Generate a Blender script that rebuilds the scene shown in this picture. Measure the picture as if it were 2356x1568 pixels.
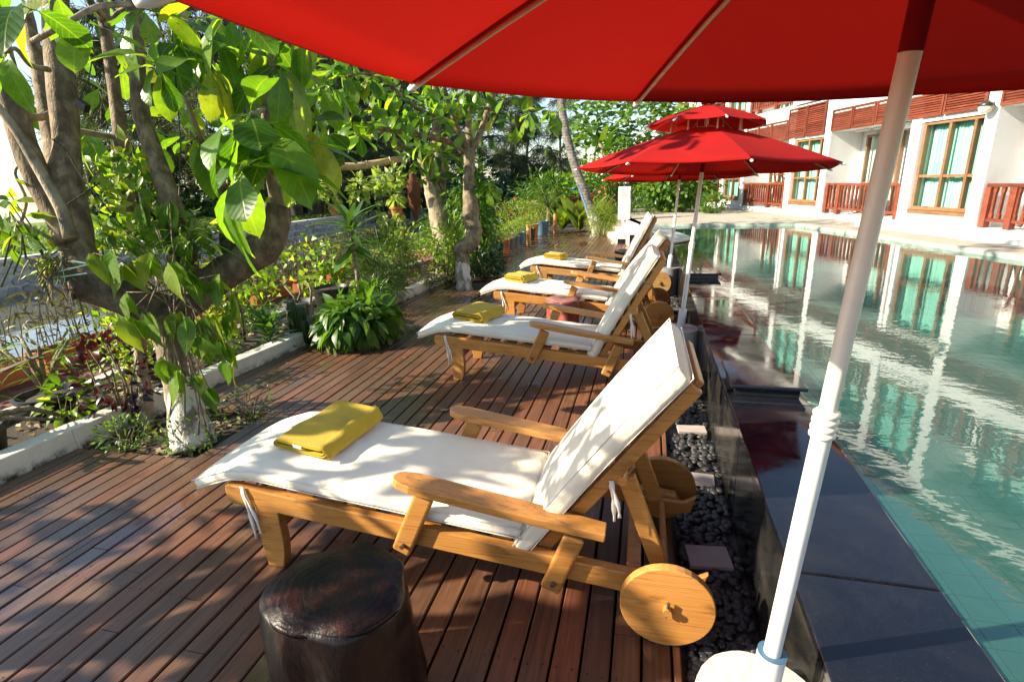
import bpy, math, random
import numpy as np
from mathutils import Vector, Matrix, Euler
PI = math.pi
rad = math.radians
for o in list(bpy.data.objects): bpy.data.objects.remove(o)
scene = bpy.context.scene
COL = scene.collection
RND = random.Random(11)
NP = np.random.default_rng(5)

# ---------------------------------------------------------------- camera
CAM_H, F_PX, PITCH, ROLL, YAW = 1.5, 1204.0, rad(16.9), 0.038, rad(14.6)
W0, H0 = 2356.0, 1568.0
FW = Vector((-math.sin(YAW)*math.cos(PITCH), math.cos(YAW)*math.cos(PITCH), -math.sin(PITCH)))
_r = Vector((math.cos(YAW), math.sin(YAW), 0)); _u = _r.cross(FW)
RT = _r*math.cos(ROLL) - _u*math.sin(ROLL)
UP = _u*math.cos(ROLL) + _r*math.sin(ROLL)
CC = Vector((0, 0, CAM_H))
cam = bpy.data.cameras.new('camera'); camo = bpy.data.objects.new('camera', cam); COL.objects.link(camo)
cam.sensor_width = 36.0; cam.lens = 36.0*F_PX/W0; cam.clip_start = 0.05; cam.clip_end = 8000
mw = Matrix.Identity(4)
for i in range(3):
    mw[i][0] = RT[i]; mw[i][1] = UP[i]; mw[i][2] = -FW[i]; mw[i][3] = CC[i]
camo.matrix_world = mw
scene.camera = camo
cam.dof.use_dof = False

def ray(u, v): return FW + RT*((u-W0/2)/F_PX) + UP*((H0/2-v)/F_PX)
def at(u, v, t):                      # surveyed point: photo position at a measured distance
    return CC + ray(u, v)*t
def gz(u, v, z=0.0):                  # surveyed point on a level z
    d = ray(u, v); return CC + d*((z-CAM_H)/d.z)

# ---------------------------------------------------------------- world, sun, exposure
SUN_EL, SUN_AZ = rad(30), math.atan2(-0.925, -0.38)     # azimuth clockwise from +Y
world = bpy.data.worlds.new('World'); scene.world = world; world.use_nodes = True
wn = world.node_tree; bg = wn.nodes['Background']
sky = wn.nodes.new('ShaderNodeTexSky'); sky.sky_type = 'NISHITA'; sky.sun_disc = False
sky.sun_elevation = SUN_EL; sky.sun_rotation = SUN_AZ % (2*PI)
sky.air_density = 1.0; sky.dust_density = 0.8; sky.ozone_density = 1.0; sky.altitude = 0
wn.links.new(sky.outputs[0], bg.inputs[0]); bg.inputs[1].default_value = 0.095
sl = bpy.data.lights.new('sun', 'SUN'); sl.energy = 5.0; sl.angle = rad(0.55); sl.color = (1.0, 0.87, 0.66)
slo = bpy.data.objects.new('sun', sl); COL.objects.link(slo)
TO_SUN = Vector((math.sin(SUN_AZ)*math.cos(SUN_EL), math.cos(SUN_AZ)*math.cos(SUN_EL), math.sin(SUN_EL)))
slo.rotation_euler = TO_SUN.to_track_quat('Z', 'Y').to_euler(); slo.location = (-20, -8, 15)
scene.view_settings.view_transform = 'Standard'; scene.view_settings.look = 'None'
scene.view_settings.exposure = 1.45; scene.view_settings.gamma = 1.0
scene.view_settings.use_curve_mapping = False
scene.render.engine = 'CYCLES'
scene.cycles.max_bounces = 8; scene.cycles.transparent_max_bounces = 12
scene.cycles.caustics_reflective = False; scene.cycles.caustics_refractive = False
scene.cycles.use_denoising = True
scene.cycles.sample_clamp_indirect = 6.0

# ---------------------------------------------------------------- tagging
def tag(o, label=None, cat=None, group=None, kind=None):
    if label: o['label'] = label
    if cat: o['category'] = cat
    if group: o['group'] = group
    if kind: o['kind'] = kind
    return o
def thing(name, label, cat, loc=(0, 0, 0), rz=0.0, group=None):
    o = bpy.data.objects.new(name, None); COL.objects.link(o); o.empty_display_size = 0.1
    o.location = loc; o.rotation_euler = (0, 0, rz)
    return tag(o, label, cat, group)
def link(name, me, m=None, parent=None, mtx=None):
    o = bpy.data.objects.new(name, me); COL.objects.link(o)
    if m is not None and len(me.materials) == 0: me.materials.append(m)
    if parent is not None: o.parent = parent
    if mtx is not None: o.matrix_local = mtx
    return o
def copy_tree(o, parent=None):
    c = o.copy(); COL.objects.link(c); c.parent = parent
    for ch in list(o.children): copy_tree(ch, c)
    return c

# ---------------------------------------------------------------- mesh builder
class MB:
    def __init__(s): s.v = []; s.f = []; s.uv = []
    def add(s, vs, fs, uvs=None):
        b = len(s.v); s.v += [tuple(p) for p in vs]; s.f += [tuple(i+b for i in f) for f in fs]
        s.uv += list(uvs) if uvs else [(0, 0)]*len(vs)
        return s
    def hexa(s, p):                   # 8 corners, bottom 4 ccw then top 4
        return s.add(p, [(3, 2, 1, 0), (4, 5, 6, 7), (0, 1, 5, 4), (1, 2, 6, 5), (2, 3, 7, 6), (3, 0, 4, 7)])
    def box(s, c, d, M=None):
        x, y, z = d[0]/2, d[1]/2, d[2]/2
        p = [Vector(q) for q in ((-x, -y, -z), (x, -y, -z), (x, y, -z), (-x, y, -z), (-x, -y, z), (x, -y, z), (x, y, z), (-x, y, z))]
        if M is not None: p = [M @ q for q in p]
        return s.hexa([q+Vector(c) for q in p])
    def span(s, a, b):                # axis aligned box from corner to corner
        return s.box([(a[i]+b[i])/2 for i in range(3)], [abs(b[i]-a[i]) for i in range(3)])
    def bar(s, p, q, w, h, up=(0, 0, 1)):   # w across, h along up
        p, q = Vector(p), Vector(q); d = (q-p); L = d.length; d.normalize()
        up = Vector(up); sx = d.cross(up)
        if sx.length < 1e-5: sx = d.cross(Vector((1, 0, 0)))
        sx.normalize(); uz = sx.cross(d)
        M = Matrix((sx, d, uz)).transposed()
        return s.box((p+q)/2, (w, L, h), M)
    def prism(s, poly, z0, z1):       # vertical prism from a ccw outline
        n = len(poly); vs = [(x, y, z0) for x, y in poly]+[(x, y, z1) for x, y in poly]
        fs = [tuple(range(n-1, -1, -1)), tuple(range(n, 2*n))]+[(i, (i+1) % n, n+(i+1) % n, n+i) for i in range(n)]
        return s.add(vs, fs)
    def plate(s, poly, y0, y1):       # outline in x,z extruded along y
        n = len(poly); vs = [(x, y0, z) for x, z in poly]+[(x, y1, z) for x, z in poly]
        fs = [tuple(range(n)), tuple(range(2*n-1, n-1, -1))]+[((i+1) % n, i, n+i, n+(i+1) % n) for i in range(n)]
        return s.add(vs, fs)
    def tube(s, pts, rs, n=8, cap=True, wob=0.0):
        pts = [Vector(p) for p in pts]
        if not hasattr(rs, '__len__'): rs = [rs]*len(pts)
        vs = []; uvs = []; L = 0
        ref = None
        for i, p in enumerate(pts):
            t = (pts[min(i+1, len(pts)-1)]-pts[max(i-1, 0)]).normalized()
            if ref is None:
                ref = t.orthogonal().normalized()
            ref = (ref-t*ref.dot(t)).normalized(); b = t.cross(ref)
            if i: L += (p-pts[i-1]).length
            for k in range(n):
                a = 2*PI*k/n; r = rs[i]*(1+(RND.uniform(-wob, wob) if wob else 0))
                vs.append(p+(ref*math.cos(a)+b*math.sin(a))*r); uvs.append((k/n, L))
        fs = []
        for i in range(len(pts)-1):
            for k in range(n):
                fs.append((i*n+k, i*n+(k+1) % n, (i+1)*n+(k+1) % n, (i+1)*n+k))
        if cap:
            fs.append(tuple(range(n-1, -1, -1))); fs.append(tuple(range((len(pts)-1)*n, len(pts)*n)))
        return s.add(vs, fs, uvs)
    def lathe(s, prof, n=24, c=(0, 0, 0), jit=None):
        vs = []; m = len(prof)
        for i, (r, z) in enumerate(prof):
            for k in range(n):
                a = 2*PI*k/n; rr = r*(jit(a, i) if jit else 1)
                vs.append((c[0]+rr*math.cos(a), c[1]+rr*math.sin(a), c[2]+z))
        fs = [(i*n+k, i*n+(k+1) % n, (i+1)*n+(k+1) % n, (i+1)*n+k) for i in range(m-1) for k in range(n)]
        if prof[0][0] > 1e-4: fs.append(tuple(range(n-1, -1, -1)))
        if prof[-1][0] > 1e-4: fs.append(tuple(range((m-1)*n, m*n)))
        return s.add(vs, fs)
    def mesh(s, name, smooth=False):
        me = bpy.data.meshes.new(name); me.from_pydata(s.v, [], s.f)
        if any(u != (0, 0) for u in s.uv):
            l = me.uv_layers.new(name='uv'); idx = np.empty(len(me.loops), dtype=np.int32); me.loops.foreach_get('vertex_index', idx)
            l.data.foreach_set('uv', np.array(s.uv, dtype=np.float32)[idx].ravel())
        if smooth: me.polygons.foreach_set('use_smooth', [True]*len(me.polygons))
        me.update(); return me
    def build(s, name, m, parent=None, smooth=False, bevel=0.0, seg=2, sub=0, auto=None):
        me = s.mesh(name, smooth); o = link(name, me, m, parent)
        if bevel:
            b = o.modifiers.new('bevel', 'BEVEL'); b.width = bevel; b.segments = seg; b.limit_method = 'ANGLE'; b.angle_limit = rad(40)
            b.harden_normals = False
            me.polygons.foreach_set('use_smooth', [False]*len(me.polygons))
        if sub:
            b = o.modifiers.new('sub', 'SUBSURF'); b.levels = sub; b.render_levels = sub
        if auto is not None:
            me.polygons.foreach_set('use_smooth', [True]*len(me.polygons)); me.set_sharp_from_angle(angle=rad(auto))
        return o

# ---------------------------------------------------------------- node helper
class NT:
    def __init__(s, name):
        s.m = bpy.data.materials.new(name); s.m.use_nodes = True; s.t = s.m.node_tree; s.t.nodes.clear()
        s.out = s.t.nodes.new('ShaderNodeOutputMaterial')
    def n(s, typ, **kw):
        nd = s.t.nodes.new('ShaderNode'+typ)
        for k, v in kw.items():
            if k.startswith('_'): setattr(nd, k[1:], v)
            else:
                key = int(k[1:]) if (k[0] == 'i' and k[1:].isdigit()) else k.replace('__', ' ')
                inp = nd.inputs[key]
                if isinstance(v, bpy.types.NodeSocket): s.t.links.new(v, inp)
                else:
                    if inp.type == 'RGBA' and len(v) == 3: v = (*v, 1)
                    inp.default_value = v
        return nd
    def pos(s): return s.n('NewGeometry').outputs['Position']
    def mapv(s, vec, sc=(1, 1, 1), off=None):
        nd = s.n('VectorMath', _operation='MULTIPLY', i0=vec, i1=sc)
        if off is not None: nd = s.n('VectorMath', _operation='ADD', i0=nd.outputs[0], i1=off)
        return nd.outputs[0]
    def noise(s, vec, scale=5, detail=4, rough=.55, dist=0):
        return s.n('TexNoise', Vector=vec, Scale=scale, Detail=detail, Roughness=rough, Distortion=dist).outputs[0]
    def ramp(s, fac, stops, interp='LINEAR'):
        nd = s.n('ValToRGB', Fac=fac); cr = nd.color_ramp; cr.interpolation = interp
        while len(cr.elements) < len(stops): cr.elements.new(.5)
        for e, (p, c) in zip(cr.elements, stops):
            e.position = p; e.color = (*c, 1) if len(c) == 3 else c
        return nd.outputs[0]
    def rampf(s, fac, stops): return s.ramp(fac, [(p, (v, v, v)) for p, v in stops])
    def math(s, op, a, b=0.0, c=None, clamp=False):
        nd = s.n('Math', _operation=op, i0=a, i1=b); nd.use_clamp = clamp
        if c is not None:
            if isinstance(c, bpy.types.NodeSocket): s.t.links.new(c, nd.inputs[2])
            else: nd.inputs[2].default_value = c
        return nd.outputs[0]
    def mix(s, f, a, b, mode='MIX'):
        nd = s.t.nodes.new('ShaderNodeMix'); nd.data_type = 'RGBA'; nd.blend_type = mode
        for i, v in ((0, f), (6, a), (7, b)):
            if isinstance(v, bpy.types.NodeSocket): s.t.links.new(v, nd.inputs[i])
            else: nd.inputs[i].default_value = v if i == 0 else (*v[:3], 1)
        return nd.outputs[2]
    def bump(s, h, st=.3, dist=.01): return s.n('Bump', Height=h, Strength=st, Distance=dist).outputs[0]
    def pri(s, col, rough=.5, bump=None, **kw):
        nd = s.n('BsdfPrincipled')
        for k, v in (('Base Color', col), ('Roughness', rough)):
            if isinstance(v, bpy.types.NodeSocket): s.t.links.new(v, nd.inputs[k])
            else: nd.inputs[k].default_value = (*v, 1) if k == 'Base Color' else v
        if bump is not None: s.t.links.new(bump, nd.inputs['Normal'])
        for k, v in kw.items():
            k = k.replace('__', ' ')
            if isinstance(v, bpy.types.NodeSocket): s.t.links.new(v, nd.inputs[k])
            else: nd.inputs[k].default_value = v
        return nd.outputs[0]
    def done(s, sh): s.t.links.new(sh, s.out.inputs[0]); return s.m
    def rnd(s):                        # per island + per object random
        a = s.n('NewGeometry').outputs['Random Per Island']; b = s.n('ObjectInfo').outputs['Random']
        return s.math('FRACT', s.math('ADD', a, b))

# ---------------------------------------------------------------- materials
MT = {}
def simple(name, col, rough=.5, var=.12, nscale=8, bump=.0, bscale=60, spec=None, metal=0, orand=0.0):
    t = NT(name); p = t.pos(); nz = t.noise(p, nscale, 5)
    f = t.rampf(nz, [(.3, 1-var), (.7, 1+var)])
    c = t.mix(1.0, col, f, 'MULTIPLY')
    if orand:
        r = t.n('ObjectInfo').outputs['Random']; c = t.mix(1.0, c, t.rampf(r, [(0, 1-orand), (1, 1+orand)]), 'MULTIPLY')
    b = t.bump(t.noise(p, bscale, 4), bump, .01) if bump else None
    kw = {}
    if metal: kw['Metallic'] = metal
    if spec is not None: kw['Specular__IOR__Level'] = spec
    MT[name] = t.done(t.pri(c, t.math('MULTIPLY_ADD', nz, .15, rough-.07), b, **kw)); return MT[name]

def deck_mat():
    t = NT('deck_wood'); p = t.pos(); r = t.n('ObjectInfo').outputs['Random']
    off = t.n('CombineXYZ', X=t.math('MULTIPLY', r, 37.0), Y=t.math('MULTIPLY', r, 91.0), Z=0.0).outputs[0]
    g = t.noise(t.mapv(p, (55, 2.2, 30), off), 1.0, 6, .65, .3)
    g2 = t.noise(t.mapv(p, (160, 6, 80), off), 1.0, 3, .7)
    big = t.noise(t.mapv(p, (1.0, .5, 1), off), 1.6, 4)
    c = t.ramp(g, [(.22, (.055, .025, .014)), (.45, (.15, .066, .035)), (.62, (.22, .104, .057)), (.85, (.31, .17, .10))])
    tint = t.ramp(r, [(0, (.55, .52, .50)), (.25, (1.15, .74, .55)), (.5, (.74, .68, .60)), (.75, (1.0, .86, .72)), (1, (1.22, 1.0, .80))])
    c = t.mix(1.0, c, tint, 'MULTIPLY')
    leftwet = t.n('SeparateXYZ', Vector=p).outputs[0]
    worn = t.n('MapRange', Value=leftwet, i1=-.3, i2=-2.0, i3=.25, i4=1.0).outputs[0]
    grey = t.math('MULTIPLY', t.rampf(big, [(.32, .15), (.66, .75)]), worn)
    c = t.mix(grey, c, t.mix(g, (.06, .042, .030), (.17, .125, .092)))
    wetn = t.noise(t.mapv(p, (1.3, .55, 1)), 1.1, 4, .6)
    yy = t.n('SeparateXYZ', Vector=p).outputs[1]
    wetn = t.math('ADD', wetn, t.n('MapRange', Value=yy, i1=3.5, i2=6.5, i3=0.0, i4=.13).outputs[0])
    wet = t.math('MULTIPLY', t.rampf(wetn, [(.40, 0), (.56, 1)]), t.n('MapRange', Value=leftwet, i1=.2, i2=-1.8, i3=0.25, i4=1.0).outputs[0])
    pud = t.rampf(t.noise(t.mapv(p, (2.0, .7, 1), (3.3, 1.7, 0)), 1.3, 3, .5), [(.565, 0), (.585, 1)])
    pud = t.math('MULTIPLY', pud, wet)
    stain = t.rampf(t.noise(p, 3.1, 5, .7), [(.55, 0), (.75, .55)])
    c = t.mix(stain, c, (.045, .03, .022))
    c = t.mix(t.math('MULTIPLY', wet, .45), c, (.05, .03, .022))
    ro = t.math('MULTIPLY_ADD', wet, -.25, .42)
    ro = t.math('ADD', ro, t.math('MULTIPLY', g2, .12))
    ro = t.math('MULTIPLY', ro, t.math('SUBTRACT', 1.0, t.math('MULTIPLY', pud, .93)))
    h = t.math('ADD', g, t.math('MULTIPLY', g2, .5))
    h = t.math('MULTIPLY', h, t.math('SUBTRACT', 1.0, pud))
    MT['deck'] = t.done(t.pri(c, ro, t.bump(h, .35, .004)))
def wood_mat(name, cols, rough=.35, sc=(3, 3, 3), grain=14):
    t = NT(name); oc = t.n('TexCoord').outputs['Object']; r = t.n('ObjectInfo').outputs['Random']
    off = t.n('CombineXYZ', X=t.math('MULTIPLY', r, 13.0), Y=t.math('MULTIPLY', r, 7.0), Z=t.math('MULTIPLY', r, 5.0)).outputs[0]
    v = t.mapv(oc, sc, off)
    g = t.noise(t.mapv(v, (.8, grain, grain)), 1.5, 5, .6, .5)
    w = t.noise(v, 1.1, 3, .5)
    f = t.math('ADD', t.math('MULTIPLY', w, .45), t.math('MULTIPLY', g, .55))
    c = t.ramp(f, [(.28, cols[0]), (.5, cols[1]), (.72, cols[2])])
    c = t.mix(1.0, c, t.rampf(r, [(0, .72), (1, 1.15)]), 'MULTIPLY')
    lines = t.rampf(t.noise(t.mapv(v, (.5, grain*2.5, grain*2.5)), 2.0, 4, .7, .8), [(.36, .55), (.47, 1)])
    c = t.mix(1.0, c, lines, 'MULTIPLY')
    knots = t.rampf(t.noise(t.mapv(v, (1, 2.2, 2.2)), 2.4, 4, .6), [(.30, .60), (.42, 1)])
    c = t.mix(1.0, c, knots, 'MULTIPLY')
    MT[name] = t.done(t.pri(c, t.math('MULTIPLY_ADD', g, .2, rough-.1), t.bump(g, .12, .003)))
def leaf_mat(name, cols, trans=.45, rough=.32, vein=0, tcol=(1.5, 1.35, .35), spots=0.0):
    t = NT(name); r = t.rnd()
    c = t.ramp(r, [(i/(len(cols)-1), k) for i, k in enumerate(cols)])
    bump = None
    if vein:
        uv = t.n('UVMap').outputs[0]; s = t.n('SeparateXYZ', Vector=uv); u, v = s.outputs[0], s.outputs[1]
        au = t.math('ABSOLUTE', t.math('SUBTRACT', u, .5))
        mid = t.rampf(au, [(.012, 1), (.03, 0)])
        sv = t.math('FRACT', t.math('SUBTRACT', t.math('MULTIPLY', v, float(vein)), t.math('MULTIPLY', au, float(vein)*.55)))
        side = t.rampf(t.math('ABSOLUTE', t.math('SUBTRACT', sv, .5)), [(.03, .55), (.10, 0)])
        vv = t.math('MAXIMUM', mid, side)
        c = t.mix(t.math('MULTIPLY', vv, .45), c, (.30, .40, .10))
        bump = t.bump(t.math('SUBTRACT', t.math('ABSOLUTE', t.math('SUBTRACT', sv, .5)), mid), .25, .005)
    nz = t.noise(t.n('TexCoord').outputs['Object'], 14, 4)
    c = t.mix(1.0, c, t.rampf(nz, [(.3, .78), (.7, 1.15)]), 'MULTIPLY')
    if spots:
        sp = t.math('MULTIPLY', t.rampf(t.noise(t.n('TexCoord').outputs['Object'], 30, 3), [(.60, 0), (.70, 1)]), t.rampf(r, [(1-spots-.05, 0), (1-spots+.05, 1)]))
        c = t.mix(sp, c, (.16, .06, .02))
    kw = {'Specular__IOR__Level': .45}
    pr = t.pri(c, rough, bump, **kw)
    tc = t.mix(1.0, c, tcol, 'MULTIPLY')
    tr = t.n('BsdfTranslucent', Color=tc).outputs[0]
    MT[name] = t.done(t.n('MixShader', i0=trans, i1=pr, i2=tr).outputs[0])
def bark_mat(name, cols, sc=9, paint=None, ring=False, moss=0.0):
    t = NT(name); p = t.pos()
    a = t.noise(t.mapv(p, (1, 1, .35)), sc*2.0, 6, .65, .4); b = t.noise(p, sc*.5, 4)
    f = t.math('ADD', t.math('MULTIPLY', a, .65), t.math('MULTIPLY', b, .35))
    c = t.ramp(f, [(.34, cols[0]), (.5, cols[1]), (.63, cols[2])])
    blot = t.rampf(t.noise(p, sc*1.3, 5, .6), [(.40, .62), (.56, 1.12)])
    c = t.mix(1.0, c, blot, 'MULTIPLY')
    if moss: c = t.mix(t.math('MULTIPLY', t.rampf(b, [(.5, 0), (.7, 1)]), moss), c, (.05, .06, .02))
    vo = t.n('TexVoronoi', Vector=t.mapv(p, (1, 1, .4)), Scale=sc*4.0, _feature='DISTANCE_TO_EDGE').outputs[0]
    h = t.math('ADD', a, t.math('MULTIPLY', t.rampf(vo, [(0, 0), (.12, 1)]), .12))
    ro = .85
    if ring:
        z = t.n('SeparateXYZ', Vector=p).outputs[2]
        rg = t.math('SINE', t.math('MULTIPLY_ADD', z, 75.0, t.math('MULTIPLY', b, 4.0)))
        c = t.mix(t.rampf(rg, [(.7, 0), (1, .5)]), c, (.05, .045, .04)); h = t.math('ADD', h, t.math('MULTIPLY', rg, .4))
    if paint is not None:
        z = t.n('SeparateXYZ', Vector=p).outputs[2]
        edge = t.math('MULTIPLY_ADD', t.noise(p, 7, 6, .7), .55, paint-.30)
        msk = t.math('LESS_THAN', z, edge)
        flake = t.rampf(t.noise(t.mapv(p, (1, 1, .35)), 9, 6, .62), [(.46, 1), (.55, .10)])
        msk = t.math('MULTIPLY', msk, flake)
        c = t.mix(msk, c, (.60, .575, .50))
    MT[name] = t.done(t.pri(c, ro, t.bump(h, .8, .015)))

deck_mat()
wood_mat('teak', [(.42, .175, .038), (.54, .245, .060), (.62, .31, .085)], .36, (3, 3, 3))
wood_mat('teak_grey', [(.34, .17, .055), (.47, .25, .08), (.56, .34, .13)], .42, (3, 3, 3))
wood_mat('rail_wood', [(.12, .028, .014), (.19, .046, .024), (.27, .08, .042)], .35, (4, 4, 4))
wood_mat('frame_wood', [(.17, .085, .036), (.24, .125, .058), (.32, .185, .095)], .4, (4, 4, 4))
wood_mat('dark_stump', [(.004, .002, .0015), (.010, .003, .002), (.045, .008, .005)], .58, (6, 6, 6), 3)
wood_mat('red_stump', [(.14, .03, .02), (.24, .06, .045), (.32, .11, .09)], .4, (6, 6, 6), 3)
wood_mat('bamboo', [(.28, .18, .09), (.42, .29, .15), (.52, .38, .22)], .45, (3, 3, 3))
wood_mat('post_wood', [(.45, .18, .04), (.6, .27, .07), (.7, .36, .12)], .4, (3, 3, 3))

def stump_mat(name, cols, spec=.25, rough=.38, top=False):
    t = NT(name); oc = t.n('TexCoord').outputs['Object']
    a = t.noise(oc, 9, 6, .65, .6); b = t.noise(t.mapv(oc, (1, 1, .35)), 16, 5, .6)
    f = t.math('ADD', t.math('MULTIPLY', a, .7), t.math('MULTIPLY', b, .3))
    c = t.ramp(f, [(.40, cols[0]), (.52, cols[1]), (.66, cols[2])])
    h = b
    if top:
        s = t.n('SeparateXYZ', Vector=oc); rr_ = t.math('SQRT', t.math('ADD', t.math('POWER', s.outputs[0], 2.0), t.math('POWER', s.outputs[1], 2.0)))
        ring = t.math('SINE', t.math('MULTIPLY_ADD', rr_, 260.0, t.math('MULTIPLY', a, 22.0))); c = t.mix(t.rampf(ring, [(.4, 0), (1, .18)]), c, cols[0]); h = t.math('ADD', b, t.math('MULTIPLY', ring, .04))
    MT[name] = t.done(t.pri(c, t.math('MULTIPLY_ADD', a, .3, rough-.15), t.bump(h, .6, .012), **{'Specular__IOR__Level': spec}))
stump_mat('stump_top', [(.005, .003, .003), (.012, .004, .003), (.050, .010, .006)], .22, .40, True)
stump_mat('stump_side', [(.004, .003, .003), (.012, .006, .005), (.035, .018, .012)], .35, .36)
stump_mat('stump_red_top', [(.20, .085, .075), (.27, .115, .10), (.34, .16, .14)], .3, .5, True)
stump_mat('stump_red_side', [(.14, .04, .032), (.28, .065, .05), (.38, .11, .085)], .3, .5)
def fabric(name, col, rough=.85, wr=.25, trans=0.0):
    t = NT(name); p = t.pos()
    a = t.noise(p, 5.5, 4, .5, .6); b = t.noise(p, 420, 2)
    c = t.mix(1.0, col, t.rampf(a, [(.3, .93), (.7, 1.05)]), 'MULTIPLY')
    st = t.rampf(t.noise(p, 2.4, 5, .65), [(.62, 0), (.8, .22)])
    c = t.mix(st, c, (.5, .44, .33))
    h = t.math('ADD', a, t.math('MULTIPLY', b, .03))
    pr = t.pri(c, rough, t.bump(h, wr, .03), **{'Sheen__Weight': .2})
    if trans:
        tr = t.n('BsdfTranslucent', Color=(*col, 1)).outputs[0]
        pr = t.n('MixShader', i0=trans, i1=pr, i2=tr).outputs[0]
    MT[name] = t.done(pr)
fabric('cushion', (.82, .76, .61), .85, .55)
fabric('ribbon', (.74, .70, .62), .85, .2)
def towel_mat():
    t = NT('towel'); p = t.pos(); a = t.noise(p, 300, 3, .7); b = t.noise(p, 9, 3)
    c = t.mix(1.0, (.56, .385, .007), t.rampf(t.math('ADD', t.math('MULTIPLY', a, .6), t.math('MULTIPLY', b, .4)), [(.3, .72), (.7, 1.2)]), 'MULTIPLY')
    MT['towel'] = t.done(t.pri(c, .95, t.bump(a, .9, .006), **{'Sheen__Weight': .15}))
towel_mat()
def canopy_mat():
    t = NT('canopy_red'); p = t.pos(); a = t.noise(p, 2.6, 3, .5, .4); w = t.noise(p, 600, 2)
    c = t.mix(1.0, (.37, .010, .009), t.rampf(t.noise(p, 1.4, 5, .6), [(.25, .78), (.75, 1.12)]), 'MULTIPLY')
    pr = t.pri(c, .9, t.bump(t.math('ADD', a, t.math('MULTIPLY', w, .02)), .3, .04), **{'Specular__IOR__Level': .15})
    tr = t.n('BsdfTranslucent', Color=(.52, .012, .007, 1)).outputs[0]
    MT['canopy'] = t.done(t.n('MixShader', i0=.21, i1=pr, i2=tr).outputs[0])
canopy_mat()
simple('pole_cream', (.74, .72, .64), .35, .05, 20)
simple('pole_white', (.72, .72, .70), .35, .06, 16, .05)
simple('rib_wood', (.62, .48, .32), .45, .06, 30)
simple('tape', (.16, .008, .014), .15, .2, 30)
simple('plastic_white', (.75, .75, .74), .4, .05)
simple('blue_inner', (.06, .14, .22), .4, .1)
simple('bolt', (.18, .15, .13), .4, .2, 40, metal=.7)
simple('screw', (.02, .015, .012), .6, .2, 40)
simple('concrete', (.60, .56, .49), .9, .12, 14, .35, 60)
simple('concrete_grey', (.16, .16, .17), .8, .12, 14, .25, 60)
def plaster_mat():
    t = NT('plaster'); p = t.pos()
    st = t.rampf(t.noise(t.mapv(p, (2.2, 2.2, .22)), 2.0, 5, .65), [(.50, 0), (.78, .5)])
    c = t.mix(st, (.75, .755, .755), (.50, .49, .46)); c = t.mix(1.0, c, t.rampf(t.noise(p, 1.2, 5), [(.3, .93), (.7, 1.03)]), 'MULTIPLY')
    MT['plaster'] = t.done(t.pri(c, .85, t.bump(t.noise(p, 40, 4), .2, .01)))
plaster_mat()
def kerb_mat():
    t = NT('kerb_paint'); p = t.pos(); z = t.n('SeparateXYZ', Vector=p).outputs[2]
    c = t.mix(t.rampf(t.noise(p, 3.5, 6, .7), [(.45, 0), (.75, .6)]), (.70, .66, .56), (.40, .36, .28))
    low = t.math('MULTIPLY', t.rampf(z, [(0, 1), (.05, 0)]), t.rampf(t.noise(p, 9, 6, .7), [(.42, 0), (.58, 1)]))
    c = t.mix(low, c, (.04, .035, .02))
    MT['kerb'] = t.done(t.pri(c, .8, t.bump(t.noise(p, 40, 5), .35, .01)))
kerb_mat()
def granite(name, rough, col=(.012, .013, .017), dust=.25):
    t = NT(name); p = t.pos(); sp = t.noise(p, 260, 2, .7)
    c = t.mix(t.rampf(sp, [(.62, 0), (.75, .5)]), col, (.07, .08, .10))
    du = t.rampf(t.noise(p, 4.2, 6, .7, .5), [(.42, 0), (.8, 1)])
    c = t.mix(t.math('MULTIPLY', du, dust), c, (.16, .14, .11))
    ro = t.math('MULTIPLY_ADD', du, .22, rough)
    MT[name] = t.done(t.pri(c, ro, t.bump(t.noise(p, 1.2, 2), .04, .02), **{'Specular__IOR__Level': .6}))
granite('granite_top', .035, (.006, .007, .012), dust=.07)
granite('granite_side', .12, (.010, .010, .010), .30)
simple('grout', (.22, .20, .16), .9, .3, 30)
simple('pebble', (.028, .030, .034), .45, .3, 60, .1, 90, orand=0)
def pebble_mat():
    t = NT('pebbles'); r = t.rnd(); c = t.ramp(r, [(0, (.014, .015, .018)), (.6, (.035, .037, .042)), (1, (.075, .07, .065))])
    MT['pebble'] = t.done(t.pri(c, .42, t.bump(t.noise(t.pos(), 120, 3), .15, .005)))
pebble_mat()
simple('mortar', (.085, .075, .062), .95, .4, 25, .6, 80)
simple('pink_tile', (.42, .36, .33), .5, .1, 12)
def terrace_mat():
    t = NT('terrace_stone'); p = t.pos()
    c = t.mix(t.rampf(t.noise(p, 2.0, 5, .6), [(.3, 0), (.75, 1)]), (.33, .30, .245), (.42, .385, .325))
    br = t.n('TexBrick', Vector=p, Color1=(1, 1, 1, 1), Color2=(.93, .93, .93, 1), Mortar=(.72, .7, .66, 1), Scale=1.0, **{'Mortar__Size': .008, 'Brick__Width': .6, 'Row__Height': .6})
    br.offset = 0
    c = t.mix(1.0, c, br.outputs[0], 'MULTIPLY')
    MT['terrace'] = t.done(t.pri(c, .75, t.bump(t.noise(p, 50, 4), .15, .01)))
terrace_mat()
simple('step_cream', (.60, .54, .44), .7, .08, 3, .1, 40)
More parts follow.
